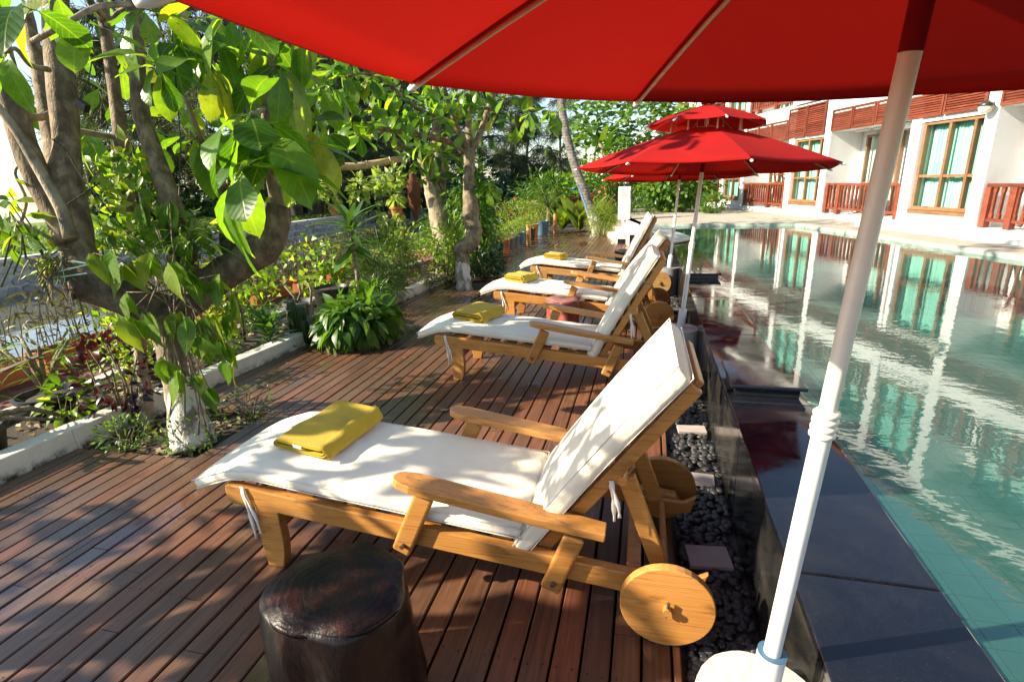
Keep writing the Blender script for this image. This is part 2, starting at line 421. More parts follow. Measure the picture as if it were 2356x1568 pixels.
def pooltile_mat():
    t = NT('pool_tile'); p = t.pos(); r = t.n('ObjectInfo').outputs['Random']
    c = t.mix(r, (.26, .72, .48), (.32, .78, .55)); c = t.mix(1.0, c, t.rampf(t.noise(p, 4, 4), [(.3, .8), (.7, 1.15)]), 'MULTIPLY')
    MT['pool_tile'] = t.done(t.pri(c, .35))
    t = NT('pool_tile_far'); p = t.pos()
    br = t.n('TexBrick', Vector=p, Color1=(.20, .62, .42, 1), Color2=(.24, .68, .47, 1), Mortar=(.06, .16, .11, 1), Scale=1.0, **{'Mortar__Size': .004, 'Brick__Width': .14, 'Row__Height': .14}); br.offset = 0
    MT['pool_far'] = t.done(t.pri(br.outputs[0], .4))
    t = NT('band_tile'); p = t.pos()
    v = t.n('TexVoronoi', Vector=p, Scale=9.0).outputs[1]
    c = t.mix(1.0, (.34, .42, .36), t.rampf(t.n('SeparateXYZ', Vector=v).outputs[0], [(0, .8), (1, 1.15)]), 'MULTIPLY')
    MT['band'] = t.done(t.pri(c, .35))
pooltile_mat()
def water_mat(name, tint, wscale, wstr, ior=1.33, deep=None, dist=.02):
    t = NT(name); p = t.pos()
    a = t.noise(t.mapv(p, (1.0, 1.7, 1)), wscale, 1, .4, .3); b = t.noise(t.mapv(p, (1.5, 2.6, 1), (3, 1, 0)), wscale*3.1, 1, .4, .2)
    bm = t.bump(t.math('ADD', a, t.math('MULTIPLY', b, .28)), wstr, dist)
    fr = t.n('Fresnel', IOR=ior, Normal=bm).outputs[0]
    gl = t.n('BsdfGlossy', Color=(1, 1, 1, 1), Roughness=.012, Normal=bm).outputs[0]
    if deep is None: under = t.n('MixShader', i0=.13, i1=t.n('BsdfTransparent', Color=(*tint, 1)).outputs[0], i2=t.n('BsdfDiffuse', Color=(.17, .50, .42, 1)).outputs[0]).outputs[0]
    else: under = t.n('BsdfDiffuse', Color=(*deep, 1)).outputs[0]
    MT[name] = t.done(t.n('MixShader', i0=fr, i1=under, i2=gl).outputs[0])
water_mat('pool_water', (.93, 1.0, .96), 6.0, .07, ior=1.55, dist=.012)
water_mat('canal_water', None, 2.2, .10, ior=2.3, deep=(.10, .105, .085))
water_mat('sea_water', None, .8, .4, deep=(.05, .11, .12))
simple('far_coping_sheen', (.42, .43, .43), .3, .1, 6)  # light grey puts the sun and sky reflected by the far coping into its colour
simple('soil', (.035, .024, .016), .95, .4, 20, .7, 60)
simple('grass_ground', (.10, .17, .035), .95, .4, 3, .6, 30)
simple('sand', (.42, .36, .27), .95, .15, 2)
simple('path_brick', (.17, .062, .042), .8, .25, 20, .3, 60, orand=.25)
simple('terracotta', (.46, .13, .055), .75, .15, 9, .15, 50)
simple('terracotta_dark', (.30, .10, .05), .8, .2, 9, .15, 50)
simple('black_plastic', (.008, .008, .009), .42, .2, 20, .05)
simple('grey_plastic', (.10, .115, .12), .5, .1, 20, .05)
simple('blue_plastic', (.06, .14, .19), .45, .15, 20, .05)
simple('coir', (.10, .035, .014), .95, .4, 40, .9, 70)
simple('stone', (.30, .30, .29), .9, .3, 8, .5, 30, orand=.35)
simple('stone_mortar', (.50, .49, .46), .95, .2, 10, .4, 40)
simple('bridge', (.20, .20, .20), .8, .2, 2)
simple('bridge_rail', (.45, .46, .47), .6, .1, 2)
simple('lamp_glass', (.75, .68, .52), .2, .03)
simple('dark_metal', (.05, .05, .05), .4, .1, metal=.5)
simple('wire', (.008, .008, .008), .5, .1)
simple('strap_tape', (.30, .50, .44), .35, .1)
simple('blue_pipe', (.05, .25, .48), .4, .1)
simple('sign_face', (.68, .69, .68), .5, .03)
simple('sign_ink', (.30, .31, .33), .6, .03)
simple('curtain', (.34, .70, .62), .9, .12, 3)
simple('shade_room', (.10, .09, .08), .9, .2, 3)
simple('petal_purple', (.24, .12, .50), .6, .2, 30)
simple('petal_pink', (.55, .05, .28), .6, .2, 30)
simple('petal_red', (.65, .03, .04), .6, .2, 30)
simple('canvas_blue', (.03, .10, .42), .6, .15, 4)
def glass_mat():
    t = NT('window_glass'); fr = t.n('Fresnel', IOR=1.5).outputs[0]
    g = t.n('BsdfGlossy', Color=(1, 1, 1, 1), Roughness=.01).outputs[0]; tr = t.n('BsdfTransparent', Color=(.88, .94, .92, 1)).outputs[0]
    MT['glass'] = t.done(t.n('MixShader', i0=t.math('MULTIPLY_ADD', fr, .9, .03), i1=tr, i2=g).outputs[0])
glass_mat()
# foliage
leaf_mat('almond', [(.025, .09, .012), (.045, .135, .016), (.06, .17, .02), (.08, .20, .022), (.10, .24, .026), (.14, .29, .03), (.17, .31, .034), (.25, .30, .032)], .6, .33, 9, tcol=(2.0, 1.75, .4), spots=.35)
leaf_mat('almond_far', [(.035, .10, .016), (.075, .18, .026), (.12, .25, .04), (.19, .30, .05)], .5, .35, tcol=(1.7, 1.5, .4))
leaf_mat('vine', [(.07, .20, .02), (.13, .28, .025), (.21, .35, .033), (.30, .39, .045)], .58, .35, 7)
leaf_mat('bright', [(.08, .20, .02), (.15, .30, .028), (.24, .39, .04), (.36, .44, .07)], .55, .4)
leaf_mat('mid', [(.035, .11, .017), (.065, .165, .024), (.10, .215, .03), (.15, .26, .042)], .5, .38)
leaf_mat('dark', [(.010, .030, .010), (.017, .045, .014), (.026, .065, .02)], .3, .35)
leaf_mat('hang', [(.17, .29, .045), (.26, .38, .065), (.36, .46, .10), (.46, .52, .17)], .5, .4, tcol=(1.2, 1.2, .5))
leaf_mat('purple', [(.012, .008, .012), (.022, .012, .018), (.035, .012, .016), (.09, .010, .016)], .35, .3, tcol=(2.2, .4, .35))
leaf_mat('cordy', [(.05, .008, .010), (.09, .015, .016), (.14, .03, .02)], .35, .35, tcol=(3, .6, .5))
leaf_mat('ruellia', [(.05, .065, .025), (.09, .09, .04), (.12, .10, .05), (.07, .10, .03)], .35, .5)
leaf_mat('drac', [(.045, .12, .03), (.07, .165, .04), (.11, .22, .055)], .4, .32)
leaf_mat('fern', [(.10, .19, .02), (.17, .26, .03), (.28, .32, .045)], .45, .5)
leaf_mat('asparagus', [(.035, .085, .018), (.055, .12, .025), (.08, .15, .03)], .4, .5)
leaf_mat('casuarina', [(.028, .045, .018), (.048, .07, .027), (.07, .095, .036), (.11, .125, .052)], .25, .7)
leaf_mat('palm', [(.08, .16, .02), (.14, .23, .03), (.23, .30, .05)], .42, .4)
leaf_mat('dry', [(.30, .22, .10), (.42, .33, .18), (.5, .44, .3)], .3, .7, tcol=(1, .9, .6))
leaf_mat('field', [(.07, .14, .02), (.11, .20, .03), (.17, .26, .05)], .4, .6)
bark_mat('bark', [(.085, .058, .032), (.19, .138, .080), (.34, .265, .165)], 9)
bark_mat('bark_painted', [(.08, .058, .036), (.18, .138, .088), (.31, .25, .165)], 9, paint=.40)
bark_mat('bark_dark', [(.035, .025, .017), (.10, .072, .048), (.20, .155, .105)], 9, moss=.3)
bark_mat('bark_smooth', [(.14, .11, .07), (.27, .22, .145), (.40, .33, .23)], 7)
bark_mat('palm_bark', [(.06, .052, .045), (.14, .125, .11), (.22, .20, .18)], 8, paint=.62, ring=True)
bark_mat('far_bark', [(.03, .025, .02), (.06, .05, .04), (.10, .085, .07)], 4)
bark_mat('stem', [(.12, .10, .06), (.22, .18, .11), (.32, .27, .18)], 20)
bark_mat('green_stem', [(.05, .08, .02), (.09, .13, .035), (.13, .17, .06)], 20)

# ================================================================ SETTING
def struct(name, mb, m, **kw):
    o = mb.build(name, m, **kw); o['kind'] = 'structure'; return o
def kx(y): return -3.52+.055*y                 # deck side of the low white kerb
# near-bank soil, one sheet on to the horizon on the land side
mb = MB(); mb.add([(-5.75, -30, -.09), (.50, -30, -.09), (.50, 11, -.09), (-.2, 12.3, -.09), (-.9, 15.3, -.09), (-.9, 48, -.09), (-5.75, 48, -.09)], [(0, 1, 2, 3, 4, 5, 6)])
struct('ground', mb, MT['soil'])
mb = MB(); mb.add([(-60, 48, -.06), (400, 48, -.06), (3000, 3000, -.06), (-60, 3000, -.06)], [(0, 1, 2, 3)])
mb.add([(14, -400, -.06), (3000, -400, -.06), (3000, 3000, -.06), (400, 48, -.06), (14, 48, -.06)], [(0, 1, 2, 3, 4)])
mb.add([(-.9, 16, -.085), (14, 16, -.085), (14, 48, -.085), (-.9, 48, -.085)], [(0, 1, 2, 3)])
struct('terrain', mb, MT['grass_ground'])
mb = MB(); mb.add([(-16.2, -60, -.9), (-5.75, -60, -.9), (-5.75, 48, -.9), (-16.2, 48, -.9)], [(0, 1, 2, 3)])
struct('canal_water', mb, MT['canal_water'])
mb = MB(); mb.add([(-5.75, -60, -1.0), (-5.75, 48, -1.0), (-5.75, 48, -.085), (-5.75, -60, -.085)], [(0, 1, 2, 3)])
struct('canal_bank', mb, MT['stone_mortar'])
# far bank: field, beach, sea
def field_z(x): return .02 - .004*max(0, -x-17)
n = 26; mb = MB(); vs = []; fs = []
for i in range(n):
    for j in range(n):
        x = -16.2-26*i/(n-1); y = -40+100*j/(n-1)
        vs.append((x, y, field_z(x)+RND.uniform(-.03, .05)*(i > 0)))
for i in range(n-1):
    for j in range(n-1): fs.append((i*n+j, (i+1)*n+j, (i+1)*n+j+1, i*n+j+1))
mb.add(vs, fs); struct('field', mb, MT['grass_ground'], smooth=True)
mb = MB(); mb.add([(-60, -300, -.4), (-41.5, -300, -.05), (-41.5, 60, -.05), (-60, 60, -.4)], [(0, 1, 2, 3)])
struct('beach', mb, MT['sand'])
mb = MB(); mb.add([(-6000, -6000, -.35), (-52, -6000, -.35), (-52, 3000, -.35), (-6000, 6000, -.35)], [(0, 1, 2, 3)])
struct('sea', mb, MT['sea_water'])

# ---- deck
deck = MB().add([(-3.6, -1.2, -.075), (.165, -1.2, -.075), (.165, 8, -.075), (-.32, 12.7, -.075), (-1.25, 15.5, -.075), (-3.6, 15.5, -.075)], [(0, 1, 2, 3, 4, 5)])
deck = struct('deck', deck, MT['screw'])
PITS = [(-3.44, -2.60, 2.20, 2.86), (-2.98, -2.40, 7.2, 7.95)]
def edge_y(x):
    return 15.5 if x < -1.2 else (8+(.165-x)/.485*4.7 if x > -.32 else 12.7+(-.32-x)/.93*2.8)
screws = MB()
PW = .096
for i in range(38):
    x1 = (.165 if i == 0 else .132-PW*(i-1))-.0042; x0 = .132-PW*i+.0042
    cx = (x0+x1)/2
    y_end = edge_y(x1); y0 = -1.2
    ymax_k = (cx+.10+3.52)/.055
    if ymax_k < 8.4: y_end = min(y_end, ymax_k)
    spans = [(y0, y_end)]
    for (a, b, c, d) in PITS:
        if a < cx < b:
            sp = []
            for (p, q) in spans:
                if p < c < q: sp += [(p, c+RND.uniform(-.01, .01)), (d+RND.uniform(-.01, .01), q)]
                else: sp.append((p, q))
            spans = sp
    for (p, q) in spans:
        y = p
        first = True
        while y < q-.05:
            L = RND.choice((2.0, 2.5, 3.0, 3.5)) if not first else RND.uniform(.8, 3.4)
            first = False
            e = min(y+L, q)
            if q-e < .4: e = q
            w = (x1-x0)/2; dz = RND.uniform(-.0012, .0012); tl = RND.uniform(-.0015, .0015)
            prof = [(-w, -.024), (w, -.024), (w, -.004), (w-.004, tl), (-w+.004, -tl), (-w, -.004)]
            vs = [(cx+a, y+.0015, b+dz) for a, b in prof]+[(cx+a, e-.0015, b+dz) for a, b in prof]
            fs = [(0, 1, 2, 3, 4, 5), (11, 10, 9, 8, 7, 6)]+[((k+1) % 6, k, 6+k, 6+(k+1) % 6) for k in range(6)]
            MB().add(vs, fs).build('plank', MT['deck'], deck)
            y = e
        if i > 0:
            yy = math.ceil(p/.42)*.42+.03
            while yy < min(q, 8):
                for sx in (-.026, .026):
                    a0 = RND.uniform(0, 6); xx = cx+sx+RND.uniform(-.004, .004); y3 = yy+RND.uniform(-.006, .006)
                    screws.add([(xx+.0038*math.cos(a0+k*PI/3), y3+.0038*math.sin(a0+k*PI/3), .0016) for k in range(6)], [(0, 1, 2, 3, 4, 5)])
                yy += .42
o = screws.build('screw', MT['screw'], deck); o['kind'] = 'stuff'

# ---- low white kerbs either side of the planting bed
def kerb(name, label, pts, w, h):
    mb = MB(); n = len(pts)
    for i in range(n-1):
        (xa, ya), (xb, yb) = pts[i], pts[i+1]
        mb.hexa([(xa-w, ya, -.08), (xa, ya, -.08), (xb, yb, -.08), (xb-w, yb, -.08), (xa-w+.008, ya, h), (xa-.008, ya, h), (xb-.008, yb, h), (xb-w+.008, yb, h)])
    o = mb.build(name, MT['kerb'], bevel=.008); return tag(o, label, 'kerb')
kerb('garden_kerb', 'low white painted kerb between the wooden deck and the planting bed', [(kx(-1.2)-.02, -1.2), (kx(2.2)-.02, 2.2), (kx(5)-.0, 5), (kx(8.2), 8.2)], .15, .125)
kerb('path_kerb', 'low cream kerb behind the potted plants, beside the brick path', [(-4.22, -1.0), (-4.25, 3), (-4.27, 6.2), (-4.2, 9.5)], .14, .09)
# bed soil
mb = MB(); n = 30; vs = []; fs = []
for i in range(n+1):
    y = -1.2+11*i/n
    for k in range(5):
        a = k/4; vs.append((kx(y)-.10+(-4.26-kx(y)+.10)*a, y, .03+RND.uniform(-.02, .02)))
for i in range(n):
    for k in range(4): fs.append((i*5+k+1, i*5+k, i*5+5+k, i*5+6+k))
mb.add(vs, fs); struct('bed_soil', mb, MT['soil'], smooth=True)
# brick path
path = struct('path', MB().add([(-5.45, -1, -.02), (-4.35, -1, -.02), (-4.35, 12, -.02), (-5.45, 12, -.02)], [(0, 1, 2, 3)]), MT['soil'])
bm_ = MB(); bm_.box((0, 0, 0), (.118, .195, .04)); bme = bm_.mesh('brick'); bme.materials.append(MT['path_brick'])
cnt = 0; rest = MB()
for r in range(9):
    y = -.9+(r % 2)*.1
    while y < 11.8:
        x = -5.38+r*.122
        if 1.9 < y < 7.6 and cnt < 290:
            link('brick', bme, None, path, Matrix.Translation((x, y, -.005+RND.uniform(-.003, .003))) @ Matrix.Rotation(RND.uniform(-.01, .01), 4, 'Z')); cnt += 1
        else: rest.box((x, y, -.005), (.118, .195, .04))
        y += .2
o = rest.build('bricks', MT['path_brick'], path); o['kind'] = 'stuff'

# ---- tree pits: dark soil
for (a, b, c, d) in PITS:
    mb = MB(); mb.prism([(a, c), (b, c), (b, d), (a, d)], -.073, -.03); struct('pit_soil', mb, MT['soil'])

# ---- far stone embankment
emb = MB().add([(-16.2, -60, -1.0), (-16.2, 48, -1.0), (-16.2, 48, -.0), (-16.2, -60, -.0)], [(3, 2, 1, 0)])
emb.span((-16.55, -60, -.02), (-16.12, 48, .06))
emb = emb.build('embankment', MT['stone_mortar']); tag(emb, 'grey stone retaining wall along the far bank of the canal', 'wall')
stm = []
for k in range(5):
    vs = []; q = 7
    for j in range(q):
        a = 2*PI*j/q; r = .16*RND.uniform(.75, 1.15); vs.append((.035, r*1.25*math.cos(a), r*math.sin(a)*.8))
    b = MB(); b.add([(x-.05, y*1.05, z*1.05) for x, y, z in vs]+vs, [tuple(range(q, 2*q))]+[(j, (j+1) % q, q+(j+1) % q, q+j) for j in range(q)])
    me = b.mesh('stone'); me.materials.append(MT['stone']); stm.append(me)
rest = MB(); cnt = 0
y = 5.0
while y < 34:
    for r in range(3):
        yy = y+r*.17; z = -.80+r*.29+RND.uniform(-.03, .03)
        k = RND.randrange(5)
        if cnt < 280:
            link('stone', stm[k], None, emb, Matrix.Translation((-16.19, yy, z)) @ Matrix.Rotation(RND.uniform(-.4, .4), 4, 'X')); cnt += 1
    y += .36 if y < 26 else .5

# ================================================================ POOL
WX, CI, CZ = .435, .79, .43
pool_wall = thing('pool_wall', 'black polished granite pool wall running beside the loungers', 'wall', (0, 0, 0))
core = MB(); core.prism([(WX+.02, -2), (CI-.02, -2), (CI-.02, 9.0), (WX+.02, 9.0)], -.3, CZ-.032)
core.prism([(.47, 9.0), (CI-.03, 9.0), (.70, 9.9), (.12, 12.5), (-.10, 12.35)], -.3, CZ-.03)
core.build('core', MT['grout'], pool_wall)
y = -1.9; k = 0
while y < 8.95:                                   # facing slabs
    e = min(y+.595, 8.99); MB().span((WX, y+.003, -.10), (WX+.025, e-.003, CZ-.034)).build('facing_slab', MT['granite_side'], pool_wall, bevel=.003); y = e
y = -1.05
for e in (.16, 1.36, 2.56, 3.76, 4.96, 6.1, 7.3, 8.98):
    MB().span((WX-.006, y+.003, CZ-.030), (CI, e-.003, CZ+RND.uniform(-.001, .001))).build('coping_slab', MT['granite_top'], pool_wall, bevel=.004); y = e
def flank(a, b, off, t, z0, z1):
    d = (Vector((b[0]-a[0], b[1]-a[1], 0))).normalized(); nrm = Vector((d.y, -d.x, 0)); return [(*(Vector((a[0], a[1], 0))+nrm*o)[:2],) for o in (off, off+t)], [(*(Vector((b[0], b[1], 0))+nrm*o)[:2],) for o in (off, off+t)]
fa, fb = Vector((.435, 9.0, 0)), Vector((-.13, 12.35, 0))
for i in range(6):                                # angled far stretch with its tall slabs
    a = fa.lerp(fb, i/6); b = fa.lerp(fb, (i+.985)/6)
    MB().hexa([(a.x, a.y, -.1), (a.x+.025, a.y, -.1), (b.x+.025, b.y, -.1), (b.x, b.y, -.1), (a.x, a.y, CZ+.0), (a.x+.025, a.y, CZ), (b.x+.025, b.y, CZ), (b.x, b.y, CZ)]).build('facing_slab', MT['granite_side'], pool_wall)
cl = [(.43, 9.02), (-.135, 12.36)]; cr = [(CI-.0, 9.55), (.16, 12.7)]
for i in range(4):
    t0, t1 = i/4+.002, (i+1)/4-.002
    a, b = Vector((*cl[0], 0)).lerp(Vector((*cl[1], 0)), t0), Vector((*cl[0], 0)).lerp(Vector((*cl[1], 0)), t1)
    c, d = Vector((*cr[0], 0)).lerp(Vector((*cr[1], 0)), t1), Vector((*cr[0], 0)).lerp(Vector((*cr[1], 0)), t0)
    MB().prism([(d.x, d.y), (c.x, c.y), (b.x, b.y), (a.x, a.y)], CZ+.004, CZ+.045).build('coping_slab', MT['far_coping_sheen'], pool_wall, bevel=.004)
for j, y0 in enumerate((2.62, 5.86)):             # raised blocks on the coping
    t = thing('raised_block', ('dark stone block lying across the coping, nearer of two', 'dark stone block across the coping by the second umbrella, farther of two')[j], 'block', (0, 0, 0), group='blocks across the coping')
    MB().span((WX+.03, y0+.02, CZ+.002), (CI-.03, y0+.36, CZ+.042)).build('plinth', MT['granite_side'], t)
    MB().span((WX+.005, y0, CZ+.042), (CI+.0, y0+.38, CZ+.062)).build('slab', MT['granite_top'], t, bevel=.006)

# basin, tiles, water
PR = [(2.95, 12.05), (4.25, 7.0), (6.85, -3.0)]
WZ, TZ = .418, .478
mb = MB(); fl = -.28
poly = [(CI, -3), (6.85, -3), (4.25, 7.0), (2.95, 12.05), (.18, 12.5), (CI, 9.6)]
mb.add([(x, y, fl-.012) for x, y in poly], [tuple(range(6))])
n = len(poly)
for i in range(n):
    a, b = poly[i], poly[(i+1) % n]
    mb.add([(a[0], a[1], fl-.02), (b[0], b[1], fl-.02), (b[0], b[1], WZ-.01), (a[0], a[1], WZ-.01)], [(3, 2, 1, 0)])
basin = struct('pool_basin', mb, MT['pool_far'])
tme = MB().box((0, 0, 0), (.134, .134, .012)).mesh('tile'); tme.materials.append(MT['pool_tile'])
cnt = 0
for i in range(12):
    for j in range(24):
        link('tile', tme, None, basin, Matrix.Translation((CI+.07+.14*i, .35+.14*j, fl-.002+RND.uniform(-.001, .001)))); cnt += 1
mb = MB(); mb.add([(x+(.0 if x < 1 else 0), y, WZ) for x, y in poly], [tuple(range(6))])
struct('pool_water', mb, MT['pool_water'])
# terrace round the pool with its tile band, steps
mb = MB(); mb.prism([(-.16, 12.38), (.16, 12.52), (2.97, 12.09), (4.28, 7.02), (6.9, -3), (14, -3), (14, 26), (-.85, 26), (-.85, 15.4)], -.12, TZ)
terrace = struct('terrace', mb, MT['terrace'])
mb = MB()
for a, b in (((.18, 12.47), (2.955, 12.045)), ((2.955, 12.045), (4.255, 7.0)), ((4.255, 7.0), (6.85, -3))):
    mb.bar((*a, WZ+.018), (*b, WZ+.018), .012, .074)
mb.build('edge_band', MT['band'], terrace)
st = thing('garden_steps', 'three cream stone steps up from the deck to the pool terrace', 'steps', (-.6, 13.5, 0))
st_o = Vector((-.6, 13.5))
def stepp(poly, z0, z1):
    MB().prism([(x-st_o.x, y-st_o.y) for x, y in poly], z0, z1).build('step', MT['step_cream'], st, bevel=.008)
stepp([(-.66, 12.78), (-.30, 12.78), (-.86, 15.5), (-1.22, 15.5)], -.07, .125)
stepp([(-.37, 12.32), (-.12, 12.32), (-.62, 15.3), (-.97, 15.3)], -.07, .265)
stepp([(-.17, 12.39), (-.03, 12.43), (-.5, 15.1), (-.78, 15.1)], -.07, TZ-.0)
for (a, b, z0, z1) in (((-.655, 12.774), (-.372, 12.774), -.06, .112), ((-.365, 12.314), (-.13, 12.314), -.06, .250)):
    MB().span((a[0]-st_o.x, a[1]-st_o.y-.006, z0), (b[0]-st_o.x, b[1]-st_o.y, z1)).build('riser_face', MT['granite_side'], st)
# pebble bed with slabs
mb = MB(); mb.add([(.165, -1.2, -.055), (WX, -1.2, -.055), (WX, 9.0, -.055), (-.22, 12.3, -.055), (-.32, 12.7, -.055), (.165, 8, -.055)], [(0, 1, 2, 3, 4, 5)])
struct('pebble_bed', mb, MT['mortar'])
def cloud(name, m, parent, tv, tf, P, Rm, S, uv=None, smooth=True):
    """many copies of one small template mesh joined into one part"""
    P = np.asarray(P, float); N = len(P); tv = np.asarray(tv, float); nv = len(tv)
    S = np.asarray(S, float)
    if S.ndim == 1: S = S[:, None]*np.ones((1, 3))
    V = np.einsum('nij,nkj->nki', Rm, tv[None]*S[:, None, :])+P[:, None, :]
    me = bpy.data.meshes.new(name)
    ls = np.array([len(f) for f in tf]); flat = np.concatenate([np.array(f) for f in tf])
    loops = (flat[None]+(np.arange(N)*nv)[:, None]).ravel().astype(np.int32)
    lt = np.tile(ls, N); st_ = np.concatenate([[0], np.cumsum(lt)[:-1]])
    me.vertices.add(N*nv); me.vertices.foreach_set('co', V.ravel().astype(np.float32))
    me.loops.add(len(loops)); me.loops.foreach_set('vertex_index', loops)
    me.polygons.add(len(lt)); me.polygons.foreach_set('loop_start', st_.astype(np.int32))
    try: me.polygons.foreach_set('loop_total', lt.astype(np.int32))
    except Exception: pass
    if smooth: me.polygons.foreach_set('use_smooth', np.ones(len(lt), dtype=bool))
    if uv is not None:
        l = me.uv_layers.new(name='uv'); U = np.asarray(uv, float)[flat]; l.data.foreach_set('uv', np.tile(U, (N, 1)).ravel().astype(np.float32))
    me.update(calc_edges=True); me.validate()
    o = link(name, me, m, parent); o['kind'] = 'stuff'; return o
def rand_rot(N):
    q = NP.normal(size=(N, 4)); q /= np.linalg.norm(q, axis=1)[:, None]; w, x, y, z = q.T
    return np.stack([np.stack([1-2*(y*y+z*z), 2*(x*y-z*w), 2*(x*z+y*w)], -1), np.stack([2*(x*y+z*w), 1-2*(x*x+z*z), 2*(y*z-x*w)], -1), np.stack([2*(x*z-y*w), 2*(y*z+x*w), 1-2*(x*x+y*y)], -1)], 1)
def ico():
    import bmesh
    b = bmesh.new(); bmesh.ops.create_icosphere(b, subdivisions=2, radius=1); v = [tuple(x.co) for x in b.verts]; f = [tuple(q.index for q in p.verts) for p in b.faces]; b.free(); return v, f
iv, if_ = ico()
pts = []
y = -.3
for _ in range(5200):
    yy = RND.uniform(-.3, 9.5); xx = RND.uniform(.18, .425)
    if math.sin(xx*23+yy*5)+math.sin(yy*9.1-xx*11) > 1.45: continue
    pts.append((xx if yy < 8.4 else xx-(yy-8.4)*.12, yy, -.045+RND.uniform(0, .016)))
pts = np.array(pts); N = len(pts)
ang = NP.uniform(0, 2*PI, N); c_, s_ = np.cos(ang), np.sin(ang); zz = np.zeros(N); oo = np.ones(N)
RZ = np.stack([np.stack([c_, -s_, zz], -1), np.stack([s_, c_, zz], -1), np.stack([zz, zz, oo], -1)], 1)
sz = NP.uniform(.010, .019, N)
cloud('pebbles', MT['pebble'], None, iv, if_, pts, RZ, np.stack([sz*1.35, sz, sz*.62], -1))
tag(bpy.data.objects['pebbles'], 'dark rounded pebbles filling the strip between deck and pool wall', 'pebbles')
for j, (x, y, w, d) in enumerate(((.30, 1.95, .17, .13), (.31, 2.56, .16, .10), (.32, 3.14, .17, .09), (.33, 4.9, .16, .1))):
    o = MB().box((0, 0, 0), (w, d, .02)).build('stepping_tile', MT['pink_tile'], bevel=.003)
    o.location = (x, y, -.022); o.rotation_euler = (0, 0, RND.uniform(-.15, .15))
    tag(o, ('pale square tile set among the pebbles, nearest to the camera', 'pale tile set among the pebbles, second from the camera', 'pale tile set among the pebbles, third from the camera', 'pale tile in the pebbles beside the second umbrella base')[j], 'tile', 'tiles in the pebble strip')

# ================================================================ HOTEL BUILDING
BA = rad(16); BD = Vector((-math.sin(BA), math.cos(BA), 0)); BN = Vector((math.cos(BA), math.sin(BA), 0))
bld = thing('hotel_building', 'white hotel wing with wooden balconies facing the pool', 'building', (4.83, 9.56, 0), 0)
bld.matrix_world = Matrix(((BD.x, BN.x, 0, 4.83), (BD.y, BN.y, 0, 9.56), (0, 0, 1, 0), (0, 0, 0, 1)))
# local: x along the front (away), y into the building, z up
def B(*a): return MB().span(*a)
BZ = .58
B((-8.2, -.0, .0), (16, 6, BZ)).build('plinth', MT['plaster'], bld)
B((-8.2, -.55, .0), (1.9, -.0, .53)).build('entry_step', MT['plaster'], bld)
B((-8.2, 0.72, BZ), (16, 5.9, 4.98)).build('wall', MT['plaster'], bld)
MB().hexa([(-8.6, -.25, 5.0), (16.4, -.25, 5.0), (16.4, 4, 5.0), (-8.6, 4, 5.0), (-8.6, -.25, 5.08), (16.4, -.25, 5.08), (16.4, 4, 5.75), (-8.6, 4, 5.75)]).build('roof', MT['terracotta_dark'], bld)
def window(s0, s1, z0, z1, y, mull, trans):
    fw = .05
    w = B((s0, y, z0), (s0+fw, y+.09, z1)); w.span((s1-fw, y, z0), (s1, y+.09, z1)); w.span((s0+fw, y, z1-fw), (s1-fw, y+.09, z1)); w.span((s0+fw, y, z0), (s1-fw, y+.09, z0+fw*1.2))
    fr = w.build('window', MT['frame_wood'], bld, bevel=.006)
    B((s0-.03, y-.05, z0-.055), (s1+.03, y+.1, z0-.002)).build('sill', MT['frame_wood'], fr, bevel=.005)
    xs = [s0+fw]+list(mull)+[s1-fw]
    for m in mull: B((m-.026, y+.005, z0+fw*1.2), (m+.026, y+.085, z1-fw)).build('mullion', MT['frame_wood'], fr, bevel=.004)
    zs = [z0+fw*1.2, trans, z1-fw]
    for i in range(len(xs)-1):
        a, b = xs[i]+(.026 if i else 0), xs[i+1]-(.026 if i < len(xs)-2 else 0)
        B((a, y+.012, trans-.022), (b, y+.078, trans+.022)).build('transom', MT['frame_wood'], fr, bevel=.004)
        for z_a, z_b in ((zs[0], trans-.022), (trans+.022, zs[2])):
            MB().add([(a, y+.045, z_a), (b, y+.045, z_a), (b, y+.045, z_b), (a, y+.045, z_b)], [(0, 1, 2, 3)]).build('pane', MT['glass'], fr)
    # pleated curtain
    n = 90; vs = []; 
    for i in range(n+1):
        x = s0+.03+(s1-s0-.06)*i/n; yy = y+.17+.030*math.sin(i*1.55)+.012*math.sin(i*.37)
        vs += [(x, yy, z0+.02), (x, yy, z1-.02)]
    MB().add(vs, [(2*i, 2*i+2, 2*i+3, 2*i+1) for i in range(n)]).build('curtain', MT['curtain'], fr, smooth=True)
    return fr
def railing(s0, s1, z0, z1, y=.03, small=True):
    r = B((s0, y, z1-.05), (s1, y+.08, z1)).build('railing', MT['rail_wood'], bld, bevel=.006)
    B((s0, y+.01, z0+.09), (s1, y+.07, z0+.135)).build('bottom_rail', MT['rail_wood'], r, bevel=.005)
    for sx in (s0+.04, (s0*.62+s1*.38), (s0*.2+s1*.8), s1-.04):
        B((sx-.045, y-.01, z0), (sx+.045, y+.09, z1-.052)).build('post', MT['rail_wood'], r, bevel=.006)
    n = int((s1-s0-.2)/.112)
    for i in range(n):
        sx = s0+.13+(s1-s0-.26)*i/(n-1); a = .028
        MB().plate([(sx-a, z0+.137), (sx+a, z0+.137), (sx+a, z0+.19), (sx+a*.6, z0+.22), (sx+a*.6, z1-.14), (sx+a, z1-.11), (sx+a, z1-.053), (sx-a, z1-.053), (sx-a, z1-.11), (sx-a*.6, z1-.14), (sx-a*.6, z0+.22), (sx-a, z0+.19)], y+.022, y+.058).build('baluster', MT['rail_wood'], r)
    return r
